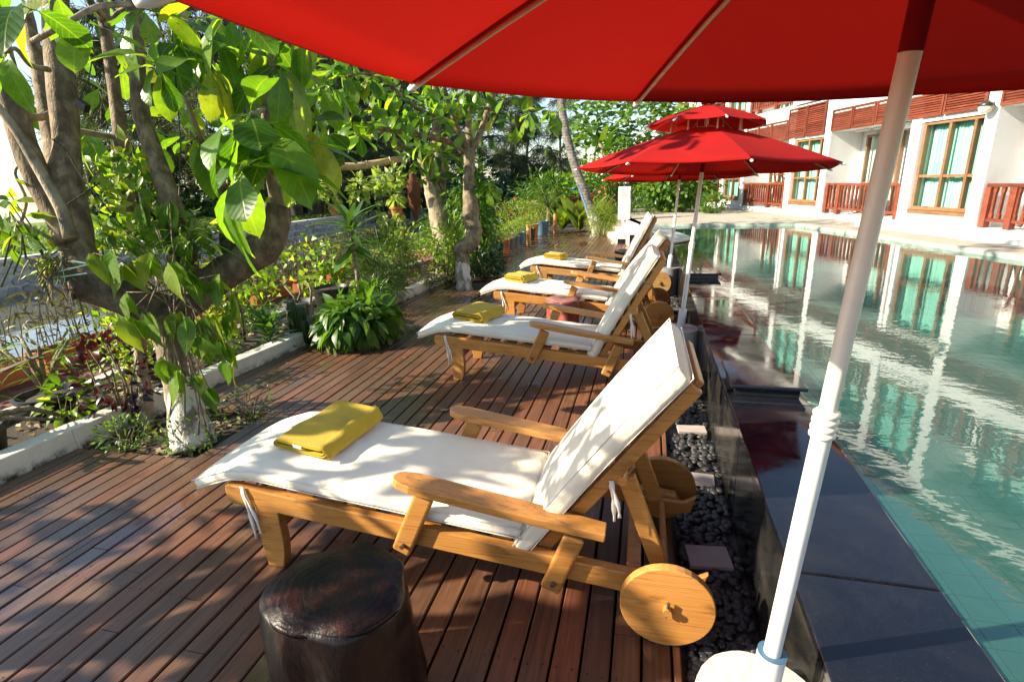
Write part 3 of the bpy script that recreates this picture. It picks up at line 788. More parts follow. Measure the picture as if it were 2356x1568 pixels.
def louvre(s0, s1, z0, z1, y=-.03, n=10, fine=True):
    f = B((s0, y, z0), (s0+.035, y+.05, z1)); f.span((s1-.035, y, z0), (s1, y+.05, z1)); f.span((s0+.035, y, z1-.035), (s1-.035, y+.05, z1)); f.span((s0+.035, y, z0), (s1-.035, y+.05, z0+.035))
    r = f.build('louvre_panel', MT['rail_wood'], bld, bevel=.003)
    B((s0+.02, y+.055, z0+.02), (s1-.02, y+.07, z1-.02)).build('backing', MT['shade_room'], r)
    alls = MB()
    for i in range(n):
        z = z0+.05+(z1-z0-.1)*(i+.5)/n; h = (z1-z0)/n*.62
        q = [(s0+.036, y+.004, z-h), (s1-.036, y+.004, z-h), (s1-.036, y+.012, z-h), (s0+.036, y+.012, z-h), (s0+.036, y+.040, z+h*.55), (s1-.036, y+.040, z+h*.55), (s1-.036, y+.048, z+h*.55), (s0+.036, y+.048, z+h*.55)]
        if fine: MB().hexa(q).build('slat', MT['rail_wood'], r)
        else: alls.hexa(q)
    if not fine: alls.build('slats', MT['rail_wood'], r)['kind'] = 'stuff'
    return r
PER = 3.9
for fl_ in (0, 1):
    dz = fl_*2.42
    for k in (-2, -1, 0, 1, 2, 3):
        s0 = PER*k; 
        if fl_ == 1 and k > 2: continue
        B((s0, .0, BZ+dz*1.0-(.02 if fl_ else 0)), (s0+.21, 0.72, 2.98 if fl_ == 0 else 4.99)).build('column', MT['plaster'], bld, bevel=.006)
        B((s0+1.41, .0, BZ+dz), (s0+1.63, 0.72, 2.96 if fl_ == 0 else 4.985)).build('column', MT['plaster'], bld, bevel=.006)
        z0, z1 = .78+dz, 2.20+dz
        B((s0+.212, .05, BZ+dz), (s0+1.408, 0.71, z0-.056)).build('wall', MT['plaster'], bld)
        B((s0+.212, .03, z1+.002), (s0+1.408, 0.71, 2.95 if fl_ == 0 else 4.98)).build('wall', MT['plaster'], bld)
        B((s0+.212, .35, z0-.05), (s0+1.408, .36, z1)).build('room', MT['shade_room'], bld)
        window(s0+.214, s0+1.406, z0, z1, .06, (s0+.42, s0+.88), 1.335+dz)
        B((s0+1.632, .0, 2.27+dz), (s0+PER-.002, 0.71, 2.99 if fl_ == 0 else 4.975)).build('parapet', MT['plaster'], bld)
        if fl_: B((s0+1.632, .0, 2.99), (s0+PER-.002, 0.71, 3.0)).build('balcony_floor', MT['plaster'], bld)
        zr0, zr1 = (.585, 1.22) if fl_ == 0 else (3.02, 3.66)
        railing(s0+1.66, s0+PER-.03, zr0, zr1)
        # balcony door
        d = window(s0+2.55, s0+3.55, BZ+.02+dz, 2.16+dz, .56, (s0+3.05,), 1.2+dz)
        zl0, zl1 = 2.275+dz, 2.70+dz
        fine = (fl_ == 0 and k in (-1, 0, 1))
        if fl_: continue
        if k == 1:
            for a, b in ((.24, .95), (.97, 1.72)): louvre(s0+a, s0+b, 2.25, 2.92, n=14)
            for a, b in ((1.76, 2.5), (2.52, 3.2), (3.22, 3.88)): louvre(s0+a, s0+b, 2.25, 2.70, n=9, fine=False)
        else:
            for a, b in ((.22, .98), (1.0, 1.82), (1.84, 2.55), (2.57, 3.22), (3.24, 3.885)): louvre(s0+a, s0+b, zl0, zl1, n=9, fine=fine)
B((-8.2, -.0, 2.995), (16, .0+.04, 3.0)).build('string_course', MT['plaster'], bld)
# drain pipes and fittings on the front
for k in (0, 1, 2):
    dp = MB().tube([(PER*k+1.52, -.03, BZ), (PER*k+1.52, -.03, 2.2)], .022, 10).build('drain_pipe', MT['plaster'], bld, smooth=True)
    MB().span((PER*k+1.75, .15, 2.17), (PER*k+2.35, .42, 2.262)).build('air_conditioner', MT['plastic_white'], bld, bevel=.015)
    for j in range(2): MB().span((PER*k+2.7+j*.55, .35, 2.225), (PER*k+3.1+j*.55, .42, 2.268)).build('batten_light', MT['plastic_white'], bld, bevel=.01)
# wall lamp
def wall_lamp(s, z, label):
    p = bld.matrix_world @ Vector((s, -.0, z)); t = thing('wall_lamp', label, 'lamp', p, 0, 'lamps on the hotel columns')
    v = -BN
    MB().tube([(0, 0, .03), v*.10+Vector((0, 0, .03))], .014, 8).build('arm', MT['dark_metal'], t)
    c = v*.12
    MB().lathe([(.0, .075), (.03, .07), (.055, .045), (.105, .0), (.10, -.004)], 20, c).build('hood', MT['dark_metal'], t, smooth=True)
    MB().lathe([(.082, -.003), (.088, -.03), (.075, -.07), (.045, -.098), (0.0, -.108)], 20, c).build('globe', MT['lamp_glass'], t, smooth=True)
wall_lamp(.10, 2.30, 'round glass wall lamp with dark hood on the nearest white column')

# ================================================================ LOUNGERS
def sweep_pad(st, w, t, nrm, y0, ends=.03, seed=0, wr=.004):
    """upholstered pad: stations (x,z) along its underside, width w, thickness t"""
    rr = random.Random(seed)
    n = len(st); ring = []
    # rounded-rectangle section: (across, up) in 0..1
    r = .018
    sec = [(r, 0), (w/2, 0), (w-r, 0), (w, r), (w, t/2), (w, t-r), (w-r, t), (w*.75, t+.004), (w/2, t+.007), (w*.25, t+.004), (r, t), (0, t-r), (0, t/2), (0, r)]
    m = len(sec); vs = []; fs = []
    P = [Vector((x, 0, z)) for x, z in st]
    path = []
    for i in range(n):
        tg = (P[min(i+1, n-1)]-P[max(i-1, 0)]).normalized(); nr = Vector((-tg.z, 0, tg.x))
        path.append((P[i], nr, tg))
    full = [(path[0][0]-path[0][2]*.0, path[0][1], .80), (path[0][0]+path[0][2]*.012, path[0][1], 1)]+[(p, nr, 1) for p, nr, tg in path[1:-1]]+[(path[-1][0]-path[-1][2]*.012, path[-1][1], 1), (path[-1][0], path[-1][1], .75)]
    for (p, nr, k) in full:
        for (a, b) in sec:
            aa = a if k == 1 else w/2+(a-w/2)*(1-.03)
            bb = b if k == 1 else t/2+(b-t/2)*k
            q = p+nr*(bb+rr.uniform(-wr, wr))
            vs.append((q.x+rr.uniform(-wr, wr)*.5, y0+aa+rr.uniform(-wr, wr), q.z))
    for i in range(len(full)-1):
        for k in range(m): fs.append((i*m+k, (i+1)*m+k, (i+1)*m+(k+1) % m, i*m+(k+1) % m))
    fs.append(tuple(range(m))); fs.append(tuple(range(len(full)*m-1, (len(full)-1)*m-1, -1)))
    return MB().add(vs, fs)
def rect_bar(p, q, h):               # plate outline of a straight bar in x,z
    p, q = Vector((p[0], 0, p[1])), Vector((q[0], 0, q[1])); d = (q-p).normalized(); n = Vector((-d.z, 0, d.x))*h/2
    return [((p-n).x, (p-n).z), ((q-n).x, (q-n).z), ((q+n).x, (q+n).z), ((p+n).x, (p+n).z)]
LW = .58
def rz_at(x): return .330-.105*(x+.13)      # side rail centre height
def lounger(x, y, rz, ang, label, seed, mat='teak'):
    T = thing('sun_lounger', label, 'sun lounger', (x, y, 0), rz, 'wooden steamer loungers in a row on the deck')
    m = MT[mat]; rr = random.Random(seed)
    a = rad(ang); bx, bz = 1.13, .215; dx, dz_ = math.cos(a), math.sin(a); nx, nz = -dz_, dx      # back direction and its front normal
    for side in (0, 1):
        def Y(y0, y1): return (y0, y1) if side == 0 else (LW-y1, LW-y0)
        # side rail with rounded foot end
        o = [(-.115, rz_at(-.115)+.044), (-.132, rz_at(-.13)+.034), (-.136, rz_at(-.13)), (-.130, rz_at(-.13)-.036), (-.11, rz_at(-.11)-.044), (1.66, rz_at(1.66)-.040), (1.68, rz_at(1.66)), (1.66, rz_at(1.66)+.040)][::-1]
        MB().plate(o, *Y(0, .04)).build('side_rail', m, T, bevel=.005)
        # leg, curved back edge
        zt = rz_at(.03)-.045
        lg = [(0.004, 0), (.076, 0), (.092, .06), (.099, .13), (.096, .2), (.098, zt+.004), (-.008, zt+.012), (-.010, .15), (-.004, .06)]
        MB().plate(lg, *Y(.0, .045)).build('leg', m, T, bevel=.004)
        # arm supports and bolts
        for (p, q, w) in (((.632, .175), (.752, .435), .076), ((1.20, .10), (1.292, .335), .074)):
            MB().plate(rect_bar(p, q, w), *Y(-.026, -.001)).build('arm_support', m, T, bevel=.012, seg=3)
            bp = Vector((p[0], 0, p[1]))+Vector((q[0]-p[0], 0, q[1]-p[1])).normalized()*.045
            yy = Y(-.042, -.024); MB().tube([(bp.x, yy[0], bp.z), (bp.x, yy[1], bp.z)], .009, 10).build('bolt', MT['bolt'], T, smooth=False)
        # arm rest: thick plank, rounded tip, sloping down to the back
        tip, end = Vector((.628, 0, .472)), Vector((1.392, 0, .348)); d = (end-tip); L = d.length; d.normalize()
        n3 = Vector((-d.z, 0, d.x)); pl = []
        w0, w1 = Y(-.058, .040)
        outl = [(0.03, w0+.012), (.012, w0+.024), (.0, w0+.049), (.012, w1-.024), (.03, w1-.012), (.08, w1), (L*.6, w1-.004), (L, w1-.014), (L, w0+.014), (L*.6, w0+.004), (.08, w0)]
        vs = []
        for h in (0, .032):
            for s, yy in outl: q = tip+d*s+n3*h; vs.append((q.x, yy, q.z))
        k = len(outl)
        MB().add(vs, [tuple(range(k)), tuple(range(2*k-1, k-1, -1))]+[((i+1) % k, i, k+i, k+(i+1) % k) for i in range(k)]).build('arm_rest', m, T, bevel=.004)
        # back frame stile
        s0 = (bx+nx*-.026, bz+nz*-.026); s1 = (bx+dx*.845+nx*-.026, bz+dz_*.845+nz*-.026)
        MB().plate(rect_bar(s0, s1, .046), *Y(.048, .078)).build('back_stile', m, T, bevel=.005)
        # prop leg
        ptop = (bx+dx*.44-nx*.075, bz+dz_*.44-nz*.075); pbot = (1.575, .19)
        MB().plate(rect_bar(ptop, pbot, .062), *Y(.085, .112)).build('prop', m, T, bevel=.006)
        # ratchet block behind the axle
        MB().plate([(1.50, rz_at(1.5)+.02), (1.69, rz_at(1.69)+.03), (1.74, .20), (1.72, .12), (1.60, .10), (1.50, .12)][::-1], *Y(.047, .07)).build('ratchet_block', m, T, bevel=.005)
        # wheel: solid disc
        w0, w1 = Y(-.078, -.046); wc = (1.60, .152); R = .152; n = 40
        pl = [(wc[0]+R*math.cos(2*PI*i/n), wc[1]+R*math.sin(2*PI*i/n)) for i in range(n)]
        wh = MB().plate(pl, w0, w1).build('wheel', m, T, bevel=.004)
        yy = Y(-.100, -.06); MB().tube([(wc[0], yy[0], wc[1]), (wc[0], yy[1], wc[1])], .014, 12).build('hub', m, wh)
        yy = Y(-.094, -.088); MB().tube([(wc[0]-.003, (yy[0]+yy[1])/2, wc[1]-.022), (wc[0]+.003, (yy[0]+yy[1])/2, wc[1]+.034)], .005, 8).build('pin', MT['bolt'], wh)
    MB().tube([(1.60, -.04, .152), (1.60, LW+.04, .152)], .013, 10).build('axle', m, T)
    MB().bar((.05, .046, .185), (.05, LW-.046, .185), .03, .05).build('stretcher', m, T, bevel=.004)
    MB().bar((.0, .041, rz_at(0)+.0), (.0, LW-.041, rz_at(0)), .06, .03).build('cross_rail', m, T, bevel=.004)
    MB().bar((1.49, .041, rz_at(1.49)), (1.49, LW-.041, rz_at(1.49)), .05, .03).build('cross_rail', m, T, bevel=.004)
    for i in range(8):
        sx = .07+i*.135; MB().box((sx, LW/2, rz_at(sx)+.038), (.075, LW-.085, .014), Matrix.Rotation(.105, 3, 'Y')).build('seat_slat', m, T, bevel=.003)
    for i in range(8):
        s = .08+i*.105; q = (bx+dx*s-nx*.012, bz+dz_*s-nz*.012)
        MB().box((q[0], LW/2, q[1]), (.07, LW-.16, .012), Matrix.Rotation(-a, 3, 'Y')).build('back_slat', m, T, bevel=.003)
    q = (bx+dx*.44-nx*.06, bz+dz_*.44-nz*.06); MB().tube([(q[0], .045, q[1]), (q[0], LW-.045, q[1])], .017, 10).build('prop_dowel', m, T)
    q = (bx+dx*.84-nx*.03, bz+dz_*.84-nz*.03); MB().bar((q[0], .08, q[1]), (q[0], LW-.08, q[1]), .05, .025, (nx, 0, nz)).build('top_rail', m, T, bevel=.004)
    # cushions, each with a corded seam round its top and bottom edges
    def piping(stn, w, t, y0):
        P = [Vector((px, 0, pz)) for px, pz in stn]; n = len(P); nr = []
        for i in range(n):
            tg = (P[min(i+1, n-1)]-P[max(i-1, 0)]).normalized(); nr.append(Vector((-tg.z, 0, tg.x)))
        for hh in (.010, t-.009):
            a = [P[i]+nr[i]*hh for i in range(n)]
            loop = [Vector((q.x, y0+.004, q.z)) for q in a]+[Vector((q.x, y0+w-.004, q.z)) for q in reversed(a)]
            MB().tube(loop+[loop[0]], .0022, 6).build('piping', MT['ribbon'], T, smooth=True)
    sag = rr.uniform(-.006, .006)
    seat = [(-.278, .325+sag), (-.24, .337), (-.18, .358), (-.10, .384), (.0, .392), (.12, .378), (.26, .360), (.42, .345), (.58, .329), (.74, .311), (.90, .294), (1.04, .279), (1.10, .273)]
    sweep_pad(seat, LW-.005, .058, None, .0, seed=seed).build('seat_cushion', MT['cushion'], T, smooth=True, sub=2); piping(seat, LW-.005, .058, 0.0)
    back = []
    for s in (-.02, .03, .10, .2, .32, .45, .56, .66, .76, .84, .872):
        bo = .012*math.sin(min(1, max(0, s/.95))*PI)
        back.append((bx+dx*s+nx*(.002+bo), bz+dz_*s+nz*(.002+bo)))
    sweep_pad(back, LW-.006, .078, None, .003, seed=seed+5).build('back_cushion', MT['cushion'], T, smooth=True, sub=2); piping(back, LW-.006, .078, .006)
    # tie ribbons
    def ribbon(p0, L, sw):
        for k in (0, 1):
            pts = [p0]; q = Vector(p0)
            for i in range(7):
                q = q+Vector((sw*(.4+k*.5)*(1 if i < 5 else .4), rr.uniform(-.001, .001)-(.004 if i == 0 else 0), -L/7*(1-.12*k))); pts.append(tuple(q))
            vs = []
            for i, p in enumerate(pts): 
                ww = .006+.003*math.sin(i*1.7+k); vs += [(p[0]-ww, p[1]-.001, p[2]), (p[0]+ww, p[1]+.001, p[2])]
            o = MB().add(vs, [(2*i, 2*i+1, 2*i+3, 2*i+2) for i in range(len(pts)-1)]).build('tie_ribbon', MT['ribbon'], T, smooth=True)
            b = o.modifiers.new('s', 'SOLIDIFY'); b.thickness = .002
    ribbon((-.045, -.004, rz_at(-.04)+.052), .20+rr.uniform(-.02, .05), .010)
    q = (bx+dx*.40-nx*.02, bz+dz_*.40-nz*.02)
    ribbon((q[0]+.02, .04, q[1]+.01), .14+rr.uniform(0, .06), .006)
    return T
LG = [(-1.490, 1.515, .4, 53, 'nearest wooden lounger with white cushion, yellow towel and large disc wheels', 1),
      (-1.455, 3.68, 1.0, 60, 'second lounger from the camera, red stump behind it, upright back', 2),
      (-1.45, 5.36, .5, 53, 'third lounger from the camera, its seat partly hidden by the red stump', 3),
      (-1.41, 7.10, 2.0, 64, 'farthest wooden lounger, nearest to the garden steps', 4)]
LO = [lounger(x, y, rad(r), a, l, s, 'teak' if s < 4 else 'teak_grey') for x, y, r, a, l, s in LG]

# towels: flat-rolled yellow bath towels
def towel(lx, ly, rot, L, w, turns, lz, lou, label, seed):
    rr = random.Random(seed)
    T = thing('folded_towel', label, 'towel', group='yellow towels on the loungers')
    T.matrix_world = lou.matrix_world if False else Matrix.Translation(lou.location) @ Matrix.Rotation(lou.rotation_euler.z, 4, 'Z') @ Matrix.Translation((lx, ly, lz)) @ Matrix.Rotation(rot, 4, 'Z') @ Matrix.Rotation(.085, 4, 'Y')
    # stadium spiral cross-section in (x, z)
    th = .0095; pts = []
    n = 14
    for k in range(turns*2+1):            # half turns from inside out
        hh = th*(k+.7)/2
        half = w/2-th*(turns*2-k)*.42
        sgn = 1 if k % 2 == 0 else -1
        zc = th*(turns+.4)
        for i in range(n+1):
            a = -PI/2+PI*i/n
            r_ = hh+th*.5*(i/n)
            if sgn > 0: pts.append((half-r_+math.cos(a)*r_, zc+math.sin(a)*r_))
            else: pts.append((-(half-r_)-math.cos(a)*r_, zc-math.sin(a)*r_))
    # loose outer flap lying on the cushion
    zmin = min(p[1] for p in pts); pts = [(x, z-zmin+.006) for x, z in pts]
    last = pts[-1]
    if last[1] > .03:
        for i in range(1, 8): pts.append((last[0]*(1-i/8)+(w*.40)*i/8, last[1]+.002*math.sin(i)))
        for i in range(1, 6): pts.append((w*.40+.05*math.sin(i/5*PI/2), last[1]*(1-i/5)+.008))
    m = len(pts); seg = 12; vs = []; fs = []
    for j in range(seg+1):
        t = j/seg
        for i, (x, z) in enumerate(pts):
            wob = .007*math.sin(6*t+i*.17+seed)+.004*math.sin(15*t+i*.11)+.003*math.sin(29*t+i*.3)
            vs.append((x*(1+.03*math.sin(3*t+seed))+wob*.6+rr.uniform(-.0008, .0008), (t-.5)*L+.006*math.sin(i*.19+seed)*(1 if j in (0, seg) else .4), z*(1+.10*math.sin(4*t+i*.05+seed)+.05*math.sin(11*t+x*20))+abs(wob)*.6))
    for j in range(seg):
        for i in range(m-1): fs.append((j*m+i, j*m+i+1, (j+1)*m+i+1, (j+1)*m+i))
    o = MB().add(vs, fs).build('cloth', MT['towel'], T, smooth=True)
    b = o.modifiers.new('s', 'SOLIDIFY'); b.thickness = .0085; b.offset = 0; b.use_even_offset = False
    b = o.modifiers.new('sub', 'SUBSURF'); b.levels = b.render_levels = 1
    return T
tw = [towel(.135, .37, rad(-6), .42, .25, 2, .440, LO[0], 'yellow rolled towel with white care tag on the nearest lounger', 1),
      towel(.13, .35, rad(-14), .38, .27, 3, .440, LO[1], 'thick folded yellow towel on the second lounger from the camera', 2),
      towel(.10, .33, rad(-16), .34, .24, 3, .440, LO[2], 'folded yellow towel on the third lounger, left of the red stump', 3),
      towel(.17, .32, rad(-8), .30, .26, 3, .432, LO[3], 'small folded yellow towel on the farthest lounger', 4)]
c = MB().box((-.0, -.216, .040), (.042, .002, .016), Matrix.Rotation(.2, 3, 'X')).build('care_tag', MT['sign_face'], tw[0])
# fallen leaf, stumps
def stump(x, y, r, h, m, label, seed, flare=.12, topmat=None):
    rr = random.Random(seed); ph = [rr.uniform(0, 6) for _ in range(5)]
    def jit(a, i): return 1+.055*math.sin(2*a+ph[0])+.055*math.sin(3*a+ph[1])+.022*math.sin(7*a+ph[2])+(.014*math.sin(13*a+i*.9+ph[3])+.03*math.sin(5*a+i*.8+ph[4]))*(1 if i < 5 else .35)
    T = thing('stump_stool', label, 'stool', (x, y, 0), 0, 'tree stump stools')
    MB().lathe([(r*(1+flare), 0), (r*(1+flare*.9), h*.1), (r*(1+flare*.55), h*.35), (r*(1+flare*.25), h*.62), (r*1.03, h*.86), (r*1.0, h*.95), (r*.975, h-.002)], 48, jit=jit).build('trunk', m, T, smooth=True)
    MB().lathe([(r*.985, h-.012), (r*.98, h-.003), (r*.955, h+.003), (r*.6, h+.005), (r*.2, h+.0045), (0, h+.005)], 48, jit=jit).build('top', topmat or m, T, smooth=True)
stump(-.81, 1.05, .19, .425, MT['stump_side'], 'dark glossy tree stump stool beside the nearest lounger', 3, .18, MT['stump_top'])
stump(-.80, 5.235, .172, .335, MT['stump_red_side'], 'reddish tree stump stool between the second and third loungers', 5, .02, MT['stump_red_top'])
stump(-.24, 8.95, .235, .34, MT['stump_side'], 'flat dark stump stool behind the farthest lounger', 8, .03, MT['bark'])

# ================================================================ UMBRELLAS
def umbrella(base, cen, nrm, ph, label, bmat, bh=.33, br=.147, seed=0, R=1.0):
    """base centre on the ground, canopy rim centre, canopy axis"""
    T = thing('sun_umbrella', label, 'umbrella', (base[0], base[1], -.05), 0, 'red pool umbrellas')
    b0 = Vector((0, 0, .05)); cen = Vector(cen)-Vector((base[0], base[1], -.05)); nrm = Vector(nrm).normalized()
    e1 = (Vector((1, 0, 0))-nrm*nrm.x).normalized(); e2 = nrm.cross(e1)
    M4 = Matrix(((e1.x, e2.x, nrm.x, cen.x), (e1.y, e2.y, nrm.y, cen.y), (e1.z, e2.z, nrm.z, cen.z), (0, 0, 0, 1)))
    MB().lathe([(br*1.0, 0), (br*1.01, .03), (br*.995, bh*.5), (br*1.0, bh-.012), (br*.975, bh), (0, bh+.002)], 40, (0, 0, .02), jit=lambda a, i: 1+.012*math.sin(5*a+i)+.008*math.sin(11*a+2*i)).build('base', bmat, T, auto=40)
    # pole: from the socket up, tilt joint below the canopy
    jz = cen.z-.03; ax = (cen-Vector((0, 0, bh)))
    pj = Vector((0, 0, bh))+ax*((jz-bh)/ax.z); top = cen+nrm*.50
    d = (pj-Vector((0, 0, bh))).normalized()
    so = Vector((0, 0, bh-.02)); 
    MB().tube([so, so+d*.20], .031, 20, cap=True).build('socket_pipe', MT['pole_white'], T, auto=40)
    MB().tube([so+d*.1993, so+d*.2008], .0312, 20).tube([so+d*.2002, so+d*.2012], .027, 20).build('socket_lip', MT['blue_inner'], T)
    pm = so+(pj-so)*.545
    MB().tube([so+d*.1, pm], .0182, 20).build('lower_pole', MT['pole_white'], T, auto=40)
    for k in range(4): MB().lathe([(.0195, 0), (.0235, .004), (.0235, .010), (.0195, .014)], 20, pm+d*(.0145*k-.02)).build('joint_ring', MT['pole_cream'], T, smooth=True)
    MB().tube([pm, pj+d*.0], .0158, 20).build('upper_pole', MT['pole_cream'], T, auto=40)
    MB().tube([pj-d*.002, cen, cen+nrm*.055], .0168, 20).build('joint_tape', MT['tape'], T, auto=40)
    MB().tube([cen, top-nrm*.06, top], [.0156, .0156, .010], 16).build('canopy_pole', MT['pole_cream'], T, auto=40)
    # canopy
    def prof(r):                       # height above rim plane at radius r along a rib
        t = (R-r)/R; return .335*t+.022*math.sin(t*PI)
    r_in = .17; ng = 9; na = 8
    def pt(r, a, k):                   # panel k spans [a_k, a_k+45deg]
        u = (a/(PI/4)); chord = math.cos(PI/8)/math.cos(a-PI/8)
        sag = (1-(2*u-1)**2)
        rr_ = r*(1-(1-chord)*1.0)*(1-.016*sag*(r/R)**6)
        z = prof(r)-.012*sag*(r/R)*math.sin(min(1, r/R)*PI*.5)
        aa = ph+k*PI/4+a; return M4 @ Vector((rr_*math.cos(aa), rr_*math.sin(aa), z))
    for k in range(8):
        vs = []; fs = []
        for i in range(ng+1):
            r = r_in+(R-r_in)*i/ng
            for j in range(na+1): vs.append(pt(r, PI/4*j/na, k))
        for i in range(ng):
            for j in range(na): fs.append((i*(na+1)+j, (i+1)*(na+1)+j, (i+1)*(na+1)+j+1, i*(na+1)+j+1))
        # hem turned under
        b = len(vs)
        for j in range(na+1):
            q = pt(R, PI/4*j/na, k); c_ = M4 @ Vector((0, 0, 0)); vs.append(q+(c_-q).normalized()*.018-nrm*.004)
        for j in range(na): fs.append((ng*(na+1)+j, b+j, b+j+1, ng*(na+1)+j+1))
        MB().add(vs, fs).build('canopy_panel', MT['canopy'], T, smooth=True)
        # doubled seam tape over the rib
        aa = ph+k*PI/4; vs = []
        for i in range(ng+1):
            r = r_in+(R-r_in)*i/ng
            for sg in (-1, 1):
                off = .013*sg; vs.append(M4 @ Vector((r*math.cos(aa)-off*math.sin(aa), r*math.sin(aa)+off*math.cos(aa), prof(r)-.004)))
        MB().add(vs, [(2*i, 2*i+1, 2*i+3, 2*i+2) for i in range(ng)]).build('seam_tape', MT['canopy'], T, smooth=True)
        # rib, tip, stretcher
        aa = ph+k*PI/4
        def rp(r, dz=-.014): return M4 @ Vector((r*math.cos(aa), r*math.sin(aa), prof(min(r, R))+dz))
        rb = MB().tube([rp(r) for r in (.03, .15*R, .3*R, .45*R, .6*R, .75*R, .88*R, .97*R, R)], .0058, 8).build('rib', MT['rib_wood'], T, smooth=True)
        MB().tube([rp(.975*R, -.012), rp(R, -.010), rp(1.014*R, -.014)], [.008, .0095, .005], 10).build('rib_tip', MT['plastic_white'], rb, smooth=True)
        MB().tube([rp(.50, -.014), M4 @ Vector((.03*math.cos(aa), .03*math.sin(aa), .17))], .0055, 8).build('stretcher', MT['rib_wood'], rb, smooth=True)
        MB().tube([rp(.475, -.020), rp(.505, -.020)], .012, 10).build('rib_clip', MT['tape'], rb, smooth=True)
    MB().lathe([(.045, .15), (.048, .19), (.036, .2)], 16).build('runner', MT['plastic_white'], T).matrix_local = M4
    # upper vent canopy
    R2 = .46; z2 = .325; h2 = .15
    def pt2(r, a, k):
        chord = math.cos(PI/8)/math.cos(a-PI/8); u = a/(PI/4); sag = 1-(2*u-1)**2
        t = (R2-r)/R2; z = z2+h2*t+.012*math.sin(t*PI)-.012*sag*(r/R2); aa = ph+k*PI/4+a
        return M4 @ Vector((r*chord*math.cos(aa), r*chord*math.sin(aa), z))
    for k in range(8):
        vs = []; fs = []
        for i in range(6):
            r = .03+(R2-.03)*i/5
            for j in range(7): vs.append(pt2(r, PI/4*j/6, k))
        for i in range(5):
            for j in range(6): fs.append((i*7+j, (i+1)*7+j, (i+1)*7+j+1, i*7+j+1))
        MB().add(vs, fs).build('vent_panel', MT['canopy'], T, smooth=True)
        aa = ph+k*PI/4
        def vp(r, dz): t = (R2-r)/R2; return M4 @ Vector((r*math.cos(aa), r*math.sin(aa), z2+h2*t+dz))
        vr = MB().tube([vp(.03, -.008), vp(.25, -.006), vp(R2, -.006)], .0045, 6).build('vent_rib', MT['rib_wood'], T)
        MB().tube([vp(R2-.03, -.006), vp(R2+.018, -.008)], [.009, .006], 8).build('rib_tip', MT['plastic_white'], vr)
        MB().tube([vp(.27, -.008), M4 @ Vector((.27*math.cos(aa), .27*math.sin(aa), prof(.27)+.002))], .007, 8).build('spacer', MT['rib_wood'], vr)
    MB().lathe([(.052, .475), (.056, .485), (.052, .51), (.03, .52), (0, .522)], 16).build('cap', MT['canopy'], T, smooth=True).matrix_local = M4
    return T
umbrella((.30, 1.04), (.382, 1.012, 1.698), (.045, -.029, 1), 2.78, 'red umbrella spreading over the nearest lounger, its pole by the pool wall', MT['concrete'], seed=1, R=1.05)
umbrella((.300, 4.36), (.415, 4.62, 1.545), (.030, .042, 1), 3.34, 'red double-tier umbrella in the middle of the row, on a white concrete base', MT['concrete'], seed=2)
umbrella((.315, 7.28), (.40, 7.55, 1.475), (.0, .055, 1), 3.30, 'farthest red umbrella, mostly hidden behind the middle one, on a grey base', MT['concrete_grey'], bh=.36, br=.135, seed=3)

# ================================================================ TERRACE FURNITURE
# white pillar with notice and lantern
pt_ = thing('notice_pillar', 'white square pillar with a printed notice beside the steps', 'pillar', (-.56, 14.0, TZ))
MB().span((-.15, -.15, 0), (.15, .15, .80)).build('shaft', MT['plaster'], pt_, bevel=.006)
MB().span((-.11, -.158, .52), (.13, -.152, .72)).build('notice', MT['sign_face'], pt_)
for i in range(7): MB().span((-.095, -.1615, .695-i*.024), (.095-(.05 if i % 3 == 2 else RND.uniform(0, .02)), -.1585, .702-i*.024)).build('text_line', MT['sign_ink'], pt_)
ln = thing('garden_lantern', 'small round glass lantern standing on the white pillar', 'lantern', (-.54, 14.0, TZ+.80))
MB().lathe([(.06, 0), (.065, .015), (.03, .03), (.03, .045)], 16).build('foot', MT['dark_metal'], ln, smooth=True)
MB().lathe([(.045, .045), (.085, .09), (.09, .14), (.075, .19)], 16).build('globe', MT['glass'], ln, smooth=True)
MB().lathe([(.02, .07), (.025, .10), (.02, .15), (0, .16)], 10).build('bulb', MT['lamp_glass'], ln, smooth=True)
MB().lathe([(.095, .19), (.07, .225), (.02, .25), (0, .285)], 16).build('hood', MT['dark_metal'], ln, smooth=True)
for j, (u, v, h, l) in enumerate(((1278, 537, .56, 'orange wooden post at the far end of the deck'), (1217, 561, .46, 'short orange wooden post between the blue flowerpots'))):
    p = gz(u, v, 0); o = MB().lathe([(.055, -.05), (.056, h*.5), (.055, h-.02), (.048, h), (0, h+.004)], 18).build('wooden_post', MT['post_wood'], auto=40); o.location = p; tag(o, l, 'post', 'wooden posts along the deck')
# folding racks on the balconies
def rack(s, z, label):
    t = thing('folding_rack', label, 'rack', bld.matrix_world @ Vector((s, .45, z)), BA, 'folding racks on the balconies')
    m = MT['rail_wood']
    for yy in (-.38, .0, .38):
        for a in (-1, 1):
            MB().bar((-.05, yy-.22*a, .02), (-.05, yy+.16*a, .90), .03, .045).build('leg', m, t)
    for x in (-.14, .10):
        MB().bar((x, -.62, .84), (x, .62, .84), .04, .03).build('rail', m, t)
    MB().bar((-.02, -.36, .93), (-.02, .36, .93), .04, .03).build('top_bar', m, t)
rack(6.3, BZ, 'brown folding rack on the balcony behind the second railing')
rack(10.0, BZ, 'brown folding rack on the farthest balcony by the hedge')
rack(-.9, BZ, 'brown folding rack on the nearest balcony at the right edge')

